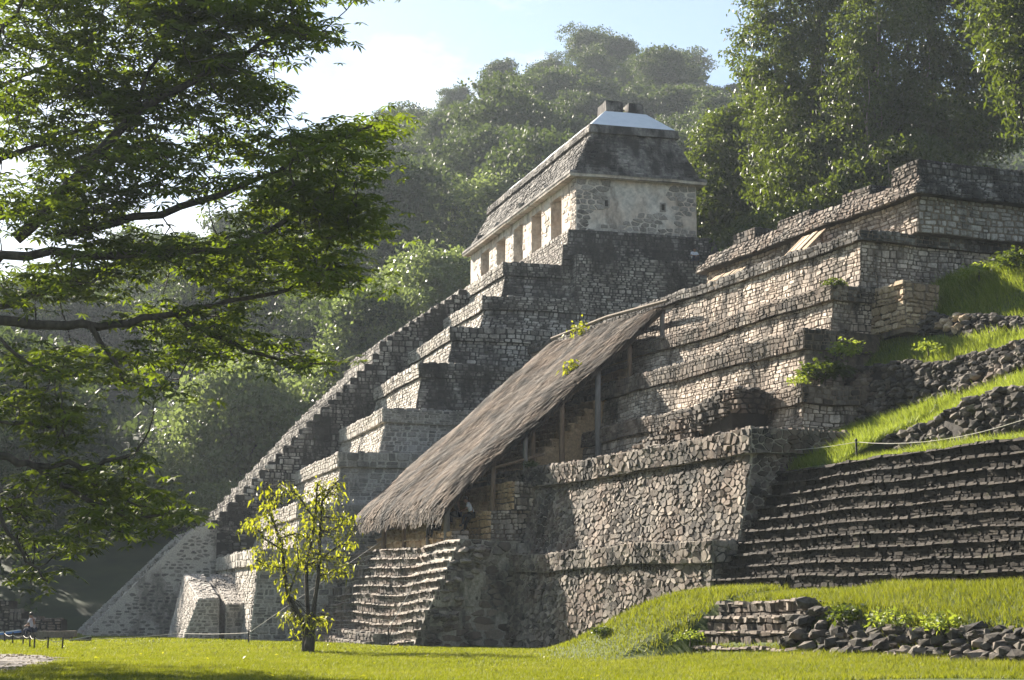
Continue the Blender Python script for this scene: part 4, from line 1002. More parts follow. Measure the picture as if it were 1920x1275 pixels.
jungle_tree(tuple(at(1990, 560, 80)), [L_(1880, 60, 80, 1.6, 1.6, 2.2), L_(1930, 140, 79, 1.8, 1.8, 1.8), L_(1870, 140, 79, .8, 1, 1.2), L_(1960, 20, 80, 2.4, 2, 2.4), L_(1905, 190, 78, .8, .8, .7), L_(1990, 200, 80, 2.2, 2, 2.4), L_(1900, -40, 81, 2.2, 2, 1.8)], 11000, .32, 205, 'nearer drooping-leaved tree leaning in at the upper edge of the sky', vines=0, yellow=.02, asp=.42)
# low understorey that closes the view under these crowns
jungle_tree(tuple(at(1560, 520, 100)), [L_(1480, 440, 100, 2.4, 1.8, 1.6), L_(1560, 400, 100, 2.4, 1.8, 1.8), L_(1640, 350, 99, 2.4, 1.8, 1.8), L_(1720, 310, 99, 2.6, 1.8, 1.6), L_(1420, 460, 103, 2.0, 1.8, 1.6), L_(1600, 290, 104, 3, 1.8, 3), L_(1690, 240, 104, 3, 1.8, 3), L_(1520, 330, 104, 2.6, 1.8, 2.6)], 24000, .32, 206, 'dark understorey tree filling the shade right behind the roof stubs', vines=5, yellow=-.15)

# ------------------------------------------------------------------ the big tree that reaches in from the side
def big_tree():
    rng = np.random.default_rng(55); pr = random.Random(55); D = 46
    base = Vector((-17.6, 47.0, 0))
    root = thing('spreading_tree', base, 'large dark spreading tree with hand-shaped leaves reaching in over the lawn', 'tree')
    fork = Vector((-17.2, 47, 6.4))
    limbs = [[(25, 450, 46), (160, 320, 46), (240, 220, 46.5), (360, 150, 47), (467, 100, 47.5), (560, 45, 48)],
             [(0, 477, 45), (200, 478, 45), (427, 472, 45), (560, 400, 45.5), (650, 330, 46)],
             [(0, 572, 47), (100, 545, 47.5), (165, 517, 48), (300, 470, 49), (450, 440, 50)],
             [(0, 603, 44), (125, 615, 44), (240, 603, 44.5), (351, 585, 45), (462, 562, 45.5), (600, 520, 46)],
             [(0, 296, 48), (190, 231, 49), (330, 190, 50)], [(0, 60, 46), (40, 10, 46), (90, -80, 46)],
             [(105, 442, 46), (300, 400, 46), (452, 350, 46.5), (580, 290, 47), (700, 235, 47)],
             [(0, 855, 43), (69, 875, 43), (115, 905, 43), (175, 945, 43.5), (250, 975, 44), (320, 960, 44)],
             [(69, 873, 43), (185, 873, 43), (250, 850, 43), (270, 825, 43)], [(0, 640, 44), (70, 690, 44), (140, 705, 44)],
             [(0, 790, 43), (90, 800, 43), (150, 780, 43)], [(-10, 930, 42), (20, 1000, 42), (50, 1050, 42), (90, 1090, 42)],
             [(330, 590, 45), (420, 640, 45), (510, 670, 45.5), (620, 682, 46)], [(170, 610, 44), (210, 670, 44), (235, 720, 44)],
             [(-80, 200, 52), (150, 90, 54), (380, 60, 55)], [(-60, 420, 54), (150, 380, 56), (330, 330, 57)], [(240, 220, 46.5), (300, 100, 47), (330, -20, 48)]]
    V, F = [], []
    tube(V, F, [base + Vector((0, 0, -.3)), base + Vector((.1, 0, .6)), base + Vector((.2, 0, 3)), fork, fork + Vector((-.4, .3, 4)), fork + Vector((-.6, .3, 9))], [.85, .62, .5, .46, .34, .2], 10)
    pts = []
    for i, l in enumerate(limbs):
        q = [at(*p) for p in l]
        if l[0][0] < 20: q = [fork + Vector((0, 0, pr.uniform(-1.2, 1.5) if l[0][1] > 500 else pr.uniform(1, 4)))] + [fork.lerp(q[0], .55) + Vector((0, 0, .3))] + q
        big = i in (0, 1, 2, 3); r0 = .17 if big else (.12 if i in (4, 6, 7, 14, 15) else .07)
        n = len(q); fine = []
        for k in range(n - 1):
            for m in range(4): fine.append(q[k].lerp(q[k + 1], m / 4) + Vector((pr.gauss(0, .03), pr.gauss(0, .03), pr.gauss(0, .04))))
        fine.append(q[-1])
        tube(V, F, fine, [r0 * (1 - .85 * k / len(fine)) + .012 for k in range(len(fine))], 7)
        pts += fine[4:]
    lob = [(200, 60, 250, 130), (420, 40, 160, 85), (540, 40, 60, 50), (610, 62, 34, 10), (130, 230, 190, 80), (330, 170, 150, 60), (490, 170, 50, 45), (90, 380, 150, 60), (300, 320, 150, 50),
           (440, 260, 70, 38), (600, 300, 120, 62), (690, 240, 70, 22), (560, 400, 130, 55), (660, 420, 60, 42), (300, 470, 170, 45), (500, 500, 150, 50), (630, 525, 60, 32), (100, 530, 120, 40),
           (330, 600, 140, 28), (450, 645, 90, 25), (570, 680, 70, 13), (240, 665, 28, 60), (360, 670, 60, 25), (100, 680, 90, 32), (60, 760, 80, 35), (115, 800, 50, 36),
           (110, 900, 90, 30), (235, 935, 90, 32), (190, 985, 55, 34), (310, 970, 50, 18), (240, 862, 38, 16), (30, 990, 40, 55), (80, 1085, 28, 20), (150, 1030, 28, 20), (300, 735, 40, 12)]
    cen = []
    for (x, y, rx, ry) in lob:
        m = max(4, int(rx * ry / 135))
        for k in range(m):
            th = pr.uniform(0, 6.28); r = math.sqrt(pr.random())
            cen.append(at(x + rx * r * math.cos(th), y + ry * r * math.sin(th), 46 + pr.gauss(0, 1.9) + (2.5 if y < 300 else -1.5 if y > 700 else 0)))
    for k in range(520):                              # the crown goes on beyond the frame
        y = pr.uniform(44, 64); cen.append(Vector((-.315 * y - 1 - pr.random() * 9, y, pr.uniform(5, 17))))
    for k in range(160):
        y = pr.uniform(42, 56); cen.append(Vector((pr.uniform(-15, -4), y, .37 * y + pr.uniform(1.5, 5))))
    cen.sort(key=lambda c: min((p - c).length_squared for p in pts[::3]))
    P, tn = [], []
    for c in cen:
        q = min(pts, key=lambda p: (p - c).length_squared)
        if (q - c).length > 2.6: continue
        tw = wiggle(q, c, 4, .06, pr, -.05); tube(V, F, tw, [.025, .02, .016, .012, .006], 4); pts.append(tw[2]); pts.append(c)
        k = pr.randrange(7, 12); sp = pr.uniform(.35, .6); ct = pr.gauss(.42, .12)
        for m in range(k):
            P.append((c.x + pr.gauss(0, sp), c.y + pr.gauss(0, sp), c.z + pr.gauss(0, sp * .28))); tn.append(min(1, max(0, ct + pr.gauss(0, .12) + (.5 if pr.random() < .012 else 0))))
    mesh('trunk', V, F, M['bark'], parent=root, smooth=True)
    VV, FF = palmate(np.array(P), .34, rng)
    mesh_np('crown', VV - np.array(base), FF, M['leaf_big'], np.repeat(tn, 6), root, base)
big_tree()

# ------------------------------------------------------------------ the young yellow-green tree on the lawn
def young_tree():
    rng = np.random.default_rng(66); pr = random.Random(66); Y = 66.2
    base = at(578, 1222, Y); base.z = float(gz(base.x, base.y)) - .05
    root = thing('young_tree', base, 'young yellow-green tree with several thin stems standing on the lawn', 'tree')
    V, F = [], []; tips = []
    stems = [[(578, 1222), (572, 1180), (556, 1150), (540, 1120), (533, 1070), (528, 1020), (505, 960), (500, 905)], [(582, 1220), (580, 1170), (576, 1130), (574, 1060), (585, 1010), (592, 960), (595, 905)],
             [(584, 1222), (590, 1130), (597, 1080), (600, 1000), (604, 940), (630, 905)], [(528, 1030), (495, 1010), (480, 985)], [(533, 1065), (500, 1060), (480, 1050)], [(590, 975), (560, 930), (528, 910)],
             [(598, 1080), (630, 1070), (650, 1075)], [(600, 1000), (640, 985), (665, 970)], [(598, 1050), (640, 1020), (660, 1022)], [(576, 1150), (600, 1165), (612, 1160)], [(570, 1165), (545, 1150), (535, 1155)], [(505, 960), (478, 975), (458, 990)],
             [(585, 1010), (555, 1000), (520, 1010)], [(595, 930), (620, 915), (636, 900)], [(574, 1060), (610, 1045), (650, 1045)], [(540, 1120), (560, 1060), (556, 1010)]]
    for i, s in enumerate(stems):
        d = [0] + [pr.gauss(0, .45) for _ in s[1:]]
        q = [at(x, y, Y + dd * (1 if i > 2 else .5)) for (x, y), dd in zip(s, d)]
        if i < 3: q[0] = base + Vector((.06 * (i - 1), 0, -.1))
        r0 = (.11, .10, .09)[i] if i < 3 else .035
        tube(V, F, q, [r0 * (1 - .8 * k / len(q)) + .008 + (.09 if (k == 0 and i < 3) else 0) for k in range(len(q))], 7)
        for k in range(1 if i > 2 else 4, len(q)):
            for m in range(5): tips.append(q[k - 1].lerp(q[k], (m + .5) / 5))
    for (x, y, r, m) in ((610, 960, 40, 16), (560, 1010, 45, 16), (640, 1000, 25, 8), (500, 960, 32, 10), (590, 1060, 40, 12), (500, 1050, 30, 9), (470, 985, 16, 5), (640, 1060, 24, 7), (575, 1170, 34, 14), (556, 1158, 22, 6), (620, 920, 22, 7), (530, 915, 22, 6)):
        for k in range(m):
            c = at(x + pr.uniform(-r, r), y + pr.uniform(-r, r) * .8, Y + pr.gauss(0, .6)); tips.append(c)
            q = min(tips[:60], key=lambda p: (p - c).length_squared); tube(V, F, wiggle(q, c, 3, .04, pr), [.018, .014, .01, .006], 4)
    mesh('trunk', V, F, M['bark'], parent=root, smooth=True)
    for th in range(6):
        pass
    P, n = [], 0
    for c in tips:
        for k in range(8): P.append((c.x + pr.gauss(0, .15), c.y + pr.gauss(0, .15), c.z + pr.gauss(0, .09)))
    P = np.array(P); pr.shuffle(tips)
    # a leaf shape shared by the leaves that can be told apart
    lv = [(0, 0, 0), (.09, .055, .02), (.20, .075, 0), (.30, .0, -.09), (.20, -.075, 0), (.09, -.055, .02), (.15, 0, -.015)]
    lf = [(0, 1, 6), (1, 2, 6), (2, 3, 6), (3, 4, 6), (4, 5, 6), (5, 0, 6)]
    me = []
    for t in (.15, .4, .6, .85):
        m_ = bpy.data.meshes.new('leaf'); m_.from_pydata(lv, [], lf); m_.materials.append(M['leaf_young']); add_tone(m_, [t] * 6); me.append(m_)
    crown_pts = P[280:]
    VV, FF = leaf_quads(crown_pts, .20, .085, .3, rng, .6)
    cr = mesh_np('crown', VV - np.array(base), FF, M['leaf_young'], np.clip(rng.normal(.5, .22, len(crown_pts)), 0, 1), root, base)
    for p in P[:280]:
        o = put('leaf', pr.choice(me), cr, p)
        o.rotation_euler = (pr.gauss(0, .5), pr.uniform(.2, 1.2), pr.uniform(0, 6.28)); sc_ = pr.uniform(.55, .95); o.scale = (sc_, sc_, sc_)
young_tree()

# ------------------------------------------------------------------ thatched shelter over the stair
def shelter():
    f = FX; pr = random.Random(77); rng = np.random.default_rng(77)
    root = thing('thatched_shelter', f.p(26, -2, 4.5), 'long sloping palm-thatched shelter on timber posts over the stair', 'shelter')
    A0, A1 = 19.5, 33.2
    def surf(a, q):
        e = np.minimum(np.clip((a - A0) / 1.6, 0, 1), np.clip((A1 - a) / 1.6, 0, 1)); lo = np.clip(q / .10, 0, 1); hi = np.clip((1 - q) / .03, 0, 1)
        b = -2.5 + 11.3 * q
        z = 6.55 + 9.75 * q - .28 * (1 - e) ** 2 - .22 * (1 - lo) ** 2 - .2 * (1 - hi) ** 2 + .12 * np.sin(a * .9 + q * 7) * np.sin(q * 11) + .05 * np.sin(a * 3.1) * np.sin(q * 31)
        return b, z
    aa = np.linspace(A0, A1, 30); qq = np.linspace(0, 1, 30); V, F = [], []
    for lift in (0, -.16):
        for q in qq:
            for a in aa:
                b, z = surf(a, q); V.append(f.p(a, float(b), float(z) + lift))
    nn = 30
    for s in (0, 900):
        for j in range(29):
            for i in range(29): k = s + j * nn + i; F.append((k, k + 1, k + nn + 1, k + nn))
    for i in range(29):
        F.append((i, i + 1, 901 + i, 900 + i)); F.append((870 + i, 871 + i, 1771 + i, 1770 + i)); F.append((i * nn, (i + 1) * nn, 900 + (i + 1) * nn, 900 + i * nn)); F.append((i * nn + 29, (i + 1) * nn + 29, 929 + (i + 1) * nn, 929 + i * nn))
    M['thatch'] = stone_mat('dry_palm_thatch', (0.026, 0.021, 0.016), (0.23, 0.185, 0.14), stain=0.5, moss=0.0, scale=.8, fine=20, tint=(0.26, 0.16, 0.09), tint_amt=.3)
    rf = mesh('thatch_layer', V, F, M['thatch'], [.25] * len(F), parent=root)
    # palm strips in overlapping rows
    n = 22000; a = rng.uniform(A0 - .05, A1 + .05, n); q = np.round(rng.random(n) * 40) / 40 + rng.normal(0, .008, n); q = np.clip(q, 0.0, 1)
    ln = rng.uniform(.6, 1.3, n); wd = rng.uniform(.035, .11, n); sk = rng.normal(0, .14, n)
    u = np.array(f.u); w_ = np.array(f.w); o = np.array(f.o)
    def pos(a, q, lift):
        b, z = surf(a, q); return o + u * a[:, None] + w_ * b[:, None] + np.array([0, 0, 1.0]) * (z + lift)[:, None]
    top = pos(a, q, rng.uniform(.0, .05, n)); dq = ln / 14.9
    low = pos(a + sk * ln, np.maximum(q - dq, -.02), rng.uniform(.05, .24, n))
    over = np.maximum(0, dq - q)[:, None] * 14.9; low = low - np.array([0, 0, 1.0]) * over * .75
    mid = (top + low) / 2 + np.array([0, 0, 1.0]) * rng.uniform(.0, .05, n)[:, None]
    s = u * (wd / 2)[:, None]
    V = np.stack([top - s * .6, top + s * .6, mid + s, mid - s, low + s * .7, low - s * .7], 1).reshape(-1, 3)
    k = np.arange(n) * 6; F = np.concatenate([np.stack([k, k + 1, k + 2, k + 3], -1), np.stack([k + 3, k + 2, k + 4, k + 5], -1)])
    t = np.clip(.46 + .16 * np.sin(a * 5.1 + 3 * np.sin(q * 9)) * np.sin(q * 26 + a) + rng.normal(0, .3, n), 0, 1)
    ob = mesh_np('thatch', V - np.array(WORLD[root]), F, M['thatch'], np.concatenate([t, t]), root, WORLD[root]); tag(ob, kind='stuff')
    # ragged fringe along the edges
    m = 5200; side = rng.random(m); a = np.where(side < .55, A0 + rng.uniform(-.12, .35, m), np.where(side < .85, rng.uniform(A0, A1, m), A1 - rng.uniform(-.1, .3, m))); q = np.where((side >= .55) & (side < .85), rng.uniform(0, .03, m), rng.random(m))
    top = pos(a, q, rng.uniform(-.15, .06, m)); ln = rng.uniform(.12, .42, m)
    dn = np.array([0, 0, -1.0]) * .8 - w_ * .45 - u * np.where(side < .55, .28, 0)[:, None] + rng.normal(0, .14, (m, 3))
    low = top + dn * ln[:, None]; s = (u * .5 + w_ * .5) * (rng.uniform(.03, .07, m))[:, None]
    V = np.stack([top - s, top + s, low + s * .5, low - s * .5], 1).reshape(-1, 3)
    tag(mesh_np('fringe', V - np.array(WORLD[root]), np.arange(4 * m).reshape(-1, 4), M['thatch'], np.clip(rng.normal(.38, .25, m), 0, 1), root, WORLD[root]), kind='stuff')
    # ridge pole at the top edge
    V, F = [], []; b, z = surf(26.0, 1.0); tube(V, F, [f.p(A0 - .2, 8.85, 16.35), f.p(26, 8.85, 16.6), f.p(A1, 8.85, 16.5)], [.09, .1, .09], 7); mesh('ridge_pole', V, F, M['bark_pale'], parent=root)
    # posts: a, b, foot, head, radius, wood
    posts = [(30.0, -1.9, 4.4, 6.4, .13, 'wood'), (26.9, -1.9, 4.4, 6.4, .10, 'wood'), (23.4, -1.9, 4.4, 6.4, .10, 'wood_grey'), (20.85, -1.9, 4.3, 6.6, .15, 'wood_grey'),
             (19.8, -.05, 4.4, 8.5, .12, 'wood'), (19.6, 1.48, 7.9, 9.9, .12, 'wood_grey'), (20.4, 2.2, 7.9, 10.4, .13, 'wood'), (19.6, 3.33, 7.8, 11.5, .14, 'wood'), (19.6, 5.2, 7.8, 13.0, .15, 'wood_grey'),
             (19.6, 6.9, 12.3, 14.4, .12, 'wood'), (19.6, 8.68, 14.2, 16.1, .13, 'wood_grey'), (32.4, 2, 4.4, 9.8, .13, 'wood'), (32.4, 6, 8, 13.4, .13, 'wood')]
    for a, b, z0, z1, r, mt in posts:
        V, F = [], []
        tube(V, F, [f.p(a, b, z0 - .1), f.p(a + .02, b, (z0 + z1) / 2), f.p(a, b + .02, z1 - .28)], [r, r * .97, r * .94], 10); mesh('post', V, F, M[mt], parent=root, smooth=True)
    for p0, p1 in ((f.p(20, -1.9, 6.3), f.p(32, -1.9, 6.3)), (f.p(19.6, -.05, 8.0), f.p(19.6, 2.4, 8.7)), (f.p(19.6, 2.4, 10.3), f.p(19.6, 8.6, 15.7)), (f.p(26, -1.9, 6.2), f.p(26, 8.6, 15.5)), (f.p(32.4, -1.9, 6.2), f.p(32.4, 8.6, 15.5))):
        V, F = [], []; tube(V, F, [p0, p1], [.07, .07], 7); mesh('beam', V, F, M['wood'], parent=root)
    # seedlings rooted in the thatch
    for i, (a, q, sz, lab) in enumerate(((27.5, .93, .55, 'bright seedling bush sprouting near the ridge of the thatch'), (22.0, .66, .42, 'small yellow-green sprout on the lower middle of the thatch'))):
        b, z = surf(a, q); c = f.p(a, float(b), float(z)); r = thing('seedling', c, lab, 'plant')
        Pq = np.array(c) + np.array([0, 0, sz * .8]) + rng.normal(0, sz * .42, (90, 3))
        VV, FF = leaf_quads(Pq, .26, .13, .4, rng, .3); mesh_np('leaves', VV - np.array(c), FF, M['leaf_young'], np.clip(rng.normal(.3, .2, 90), 0, 1), r, c)
        V, F = [], []; tube(V, F, [c - Vector((0, 0, .1)), c + Vector((0, 0, sz * .8))], [.025, .012], 5); mesh('stem', V, F, M['bark'], parent=r)
shelter()

# wooden covers leaning on the upper terrace
def cover(a0, a1, b0, b1, z0, z1, label):
    f = FX; root = thing('plank_cover', f.p((a0 + a1) / 2, b0, z0), label, 'cover', 'weathered covers on the upper terrace'); n = 9; rr = random.Random(int(a0 * 10))
    for i in range(n):
        s0, s1 = a0 + (a1 - a0) * i / n, a0 + (a1 - a0) * (i + .92) / n; dz = rr.uniform(-.03, .04)
        Core().box(f, s0, s1, b0, b1, z0, z0 + .06)
        P = [f.p(s0, b0, z0 + dz), f.p(s1, b0, z0 + dz), f.p(s1, b1, z1 + dz), f.p(s0, b1, z1 + dz)]; P += [p + Vector((0, 0, .06)) for p in P]
        mesh('plank', P, [(0, 3, 2, 1), (4, 5, 6, 7), (0, 1, 5, 4), (1, 2, 6, 5), (2, 3, 7, 6), (3, 0, 4, 7)], M['tan'], [rr.random()] * 6, parent=root)
    for a in (a0 + .2, a1 - .2):
        Core().box(f, a - .04, a + .04, b1 - .1, b1 - .02, 16.7, z1).make('prop', 'wood', root)
cover(9.4, 11.3, 10.2, 11.45, 16.8, 18.0, 'pale plank cover leaning up against the summit building wall')
cover(16.2, 19.2, 10.4, 11.4, 16.8, 17.6, 'long pale plank cover beside the low end of the summit building')

# ------------------------------------------------------------------ rope fences
def post(x, y, z, h, r, label, mat='iron', group='short rope posts on the lawn', lean=(0, 0)):
    V, F = [], []
    p = Vector((x, y, z)); t = p + Vector((lean[0], lean[1], h))
    root = thing('rope_post', p, label, 'post', group)
    tube(V, F, [p - Vector((0, 0, .15)), p.lerp(t, .5), t], [r, r, r], 8); mesh('shaft', V, F, M[mat], parent=root)
    V, F = [], []; tube(V, F, [t - Vector((0, 0, .01)), t + Vector((0, 0, .03)), t + Vector((0, 0, .07))], [r * 1.25, r * 1.35, r * .5], 8); mesh('cap', V, F, M[mat], parent=root)
    return t - Vector((0, 0, .05))
def rope(p0, p1, sag, label, r=.012, group=None):
    V, F = [], []; p0, p1 = Vector(p0), Vector(p1)
    tube(V, F, [p0.lerp(p1, i / 10) - Vector((0, 0, sag * 4 * (i / 10) * (1 - i / 10))) for i in range(11)], [r] * 11, 5)
    return tag(mesh('rope', V, F, M['rope'], loc=p0), label, 'rope', group)
PL = [(-24.6, 84.0, 'farthest rope post by the dark ruin'), (-22.9, 79.5, 'second rope post counting from the ruin'), (-22.2, 78.7, 'third rope post counting from the ruin'), (-20.7, 74.4, 'rusty middle rope post of the lawn row'),
      (-19.1, 69.3, 'rope post just before the gravel corner'), (-18.4, 68.7, 'next to last rope post in front of the stone bench'), (-17.9, 69.0, 'last rope post of the row, before the great stair')]
tops = []
for i, (x, y, lab) in enumerate(PL):
    tops.append(post(x, y, float(gz(x, y)), (.50, .5, .5, .58, .56, .50, .47)[i], .034, lab, lean=(.02 * (i - 3) / 3, 0)))
for i in range(6): rope(tops[i], tops[i + 1], .10, 'sagging pale rope strung between the %s posts of the lawn row' % ('first two', 'second and third', 'third and fourth', 'fourth and fifth', 'fifth and sixth', 'last two')[i], group='pale barrier ropes')
pa = post(-12.1, 79.6, float(gz(-12.1, 79.6)), .55, .034, 'single rope post on the lawn by the annex of the tall pyramid')
pb = post(-5.45, 76.3, float(gz(-5.45, 76.3)), .72, .034, 'brown rope post at the foot of the lower flight of steps')
rope(tops[6], FI.p(-6.9, -24.4, .35), .08, 'pale rope running from the lawn row past the great stair'); rope(FI.p(-6.9, -24.4, .35), pa, .05, 'thin pale rope in front of the small annex')
rope(pa, FX.p(30.0, -2.05, 5.0), .0, 'taut guy rope rising from the lawn post to the thatched shelter'); rope(pb, FX.p(21.5, -2.1, 4.7), .0, 'taut pale guy rope crossing the lower steps', .016)
u1 = post(*FX.p(-.6, 3.05, 6.4), .85, .03, 'slim upper post at the edge of the grass bank above the dark steps', group='posts on the bank')
u2 = post(*FX.p(-4.1, 3.6, 6.45), .8, .035, 'upper post where the rope meets the black boulders', group='posts on the bank')
u3 = post(*FX.p(-13.2, 3.9, 6.45), .85, .035, 'rusty upper post at the far end of the boulder bank', group='posts on the bank')
rope(u1, u2, .05, 'thin rope between the two slim posts on the bank', .01); rope(u2, u3, .35, 'drooping rope in front of the black boulders')

# ------------------------------------------------------------------ far temple on its stepped base
def far_temple():
    f = Frame((-43.5, 198), 90 - 3)                    # a runs to the left here, b away
    root = thing('far_temple', f.p(3, 0, 0), 'pale far temple with streaked plaster wall half hidden by branches', 'temple'); ms = Mason(root, 61, 200)
    for k in range(6):
        z0 = 2 + 3.1 * k; ex = (5 - k) * 1.5 + 1.5
        o = Core(make_warp(.2, .15, 60)).box(f, -ex, 6.5 + ex, -ex, 9, z0, z0 + 3.1, .5, .5, .5, 0).make('tier', 'far', root)
        ms.wall(o, [f.p(-ex, -ex, z0), f.p(6.5 + ex, -ex, z0), f.p(6.2 + ex, -ex + .5, z0 + 3.1), f.p(-ex + .3, -ex + .5, z0 + 3.1)], 1.0, .5, 'far', .12, .06, .5, out=-f.w)
    o = Core().box(f, 0, 6.5, 0, 5, 20.6, 24.0).make('wall', 'white_cap', root)  # whiter material puts the pale haze into this wall's colour
    for a_ in (1.6, 4.2): Core().box(f, a_ - .18, a_ + .18, -.03, .2, 22.3, 22.75).make('vent_shade_block', 'black_core', root)  # dark blocks paint the shade of vents that are not cut
    Core(make_warp(.1, .4, 63)).box(f, -.35, 6.85, -.35, 5.3, 24.0, 24.5).make('cornice', 'far', root)
    Core(make_warp(.2, .3, 64)).box(f, 0, 6.5, 0, 5, 24.5, 26.6, .8, .9, .8, .9).make('sloping_roof', 'core_dark', root)
    cb = Core(make_warp(.15, .4, 65)).box(f, 1.6, 4.6, 2, 3, 26.6, 28.6, .2, .1, .2, .1).make('roof_comb', 'core_dark', root)
    ms.flush()
far_temple()

# ruin, bench, sign at the far edge of the lawn
def ruin():
    f = Frame((-25.3, 96), 85)
    root = thing('ruined_wall', f.p(2, 0, 0), 'dark stepped ruin wall behind the seated guard at the edge of the lawn', 'wall'); ms = Mason(root, 71, 150)
    for a0, a1, z in ((-.3, .9, 1.05), (.9, 2.0, 1.0), (2.0, 2.7, 1.45), (2.7, 6.5, 2.05)):
        o = Core(make_warp(.12, .5, 72)).box(f, a0, a1, 0, 1.2, -.2, z, .05, .05, .05, .05).make('wall_block', 'black_core', root)
        ms.wall(o, [f.p(a0, 0, -.1), f.p(a1, 0, -.1), f.p(a1, .05, z), f.p(a0, .05, z)], .42, .24, 'rough', .08, .03, .5, out=-f.w, tone=(0, 1))
        ms.course(o, f.p(a0, .3, z), f.p(a1, .3, z), 'rough', .4, .12, .4)
    ms.flush()
    b = Vector((-23.3, 88, 0)); r = thing('stone_bench', b, 'long low stone slab bench beside the foot of the great stair', 'bench')
    wp = make_warp(.04, .8, 75); g = Frame((-23.3, 88), 88)
    Core(wp).box(g, -1.05, .85, 0, .5, .2, .5).make('slab', 'rough', r)
    for a0 in (-.85, .45): Core(wp).box(g, a0, a0 + .4, .05, .45, -.1, .2).make('support', 'rough', r)
    r = thing('sign_board', (-21.2, 84.6, 0), 'low dark slanted board with a pale top lying by the great stair', 'board'); g = Frame((-21.2, 84.6), 75)
    P8 = [g.p(-.6, 0, 0), g.p(.5, 0, 0), g.p(.5, .25, 0), g.p(-.6, .25, 0), g.p(-.6, 0, .26), g.p(.5, 0, .06), g.p(.5, .25, .06), g.p(-.6, .25, .26)]
    mesh('panel', P8, [(0, 3, 2, 1), (4, 5, 6, 7), (0, 1, 5, 4), (1, 2, 6, 5), (2, 3, 7, 6), (3, 0, 4, 7)], M['iron'], parent=r)
    mesh('pale_edge', [p + Vector((0, 0, .012)) for p in P8[4:]] + [p + Vector((0, 0, .05)) for p in P8[4:]], [(0, 3, 2, 1), (4, 5, 6, 7), (0, 1, 5, 4), (1, 2, 6, 5), (2, 3, 7, 6), (3, 0, 4, 7)], M['rope'], parent=r)
ruin()

# ------------------------------------------------------------------ people
def cloth(name, c, rough=.85): return plain_mat(name, tuple(x * .8 for x in c), c, 14, rough)
M['skin'] = plain_mat('brown_skin', (0.20, 0.10, 0.06), (0.26, 0.14, 0.085), 10, .6, .05)
M['hair'] = cloth('black_hair', (0.012, 0.010, 0.009), .5); M['white_cloth'] = cloth('white_shirt', (0.72, 0.74, 0.80)); M['black_cloth'] = cloth('black_cloth', (0.014, 0.014, 0.017))
M['grey_cloth'] = cloth('grey_lilac_shirt', (0.42, 0.40, 0.46)); M['blue'] = cloth('blue_sheet', (0.10, 0.22, 0.55)); M['navy'] = cloth('navy_cloth', (0.02, 0.025, 0.05))

def skinned(name, J, E, rad, mat, parent, xf, root_j):
    keys = list(J); ix = {k: i for i, k in enumerate(keys)}; l = WORLD[parent]
    me = bpy.data.meshes.new(name); me.from_pydata([tuple(xf @ Vector(J[k]) - l) for k in keys], [(ix[a], ix[b]) for a, b in E], [])
    me.materials.append(mat); o = put(name, me, parent, l)
    sk = o.modifiers.new('skin', 'SKIN'); sk.use_smooth_shade = True
    for k in keys:
        v = me.skin_vertices[0].data[ix[k]]; r = rad[k]; v.radius = r if isinstance(r, tuple) else (r, r); v.use_root = (k == root_j)
    sb = o.modifiers.new('smooth', 'SUBSURF'); sb.levels = 1; sb.render_levels = 1
    return o

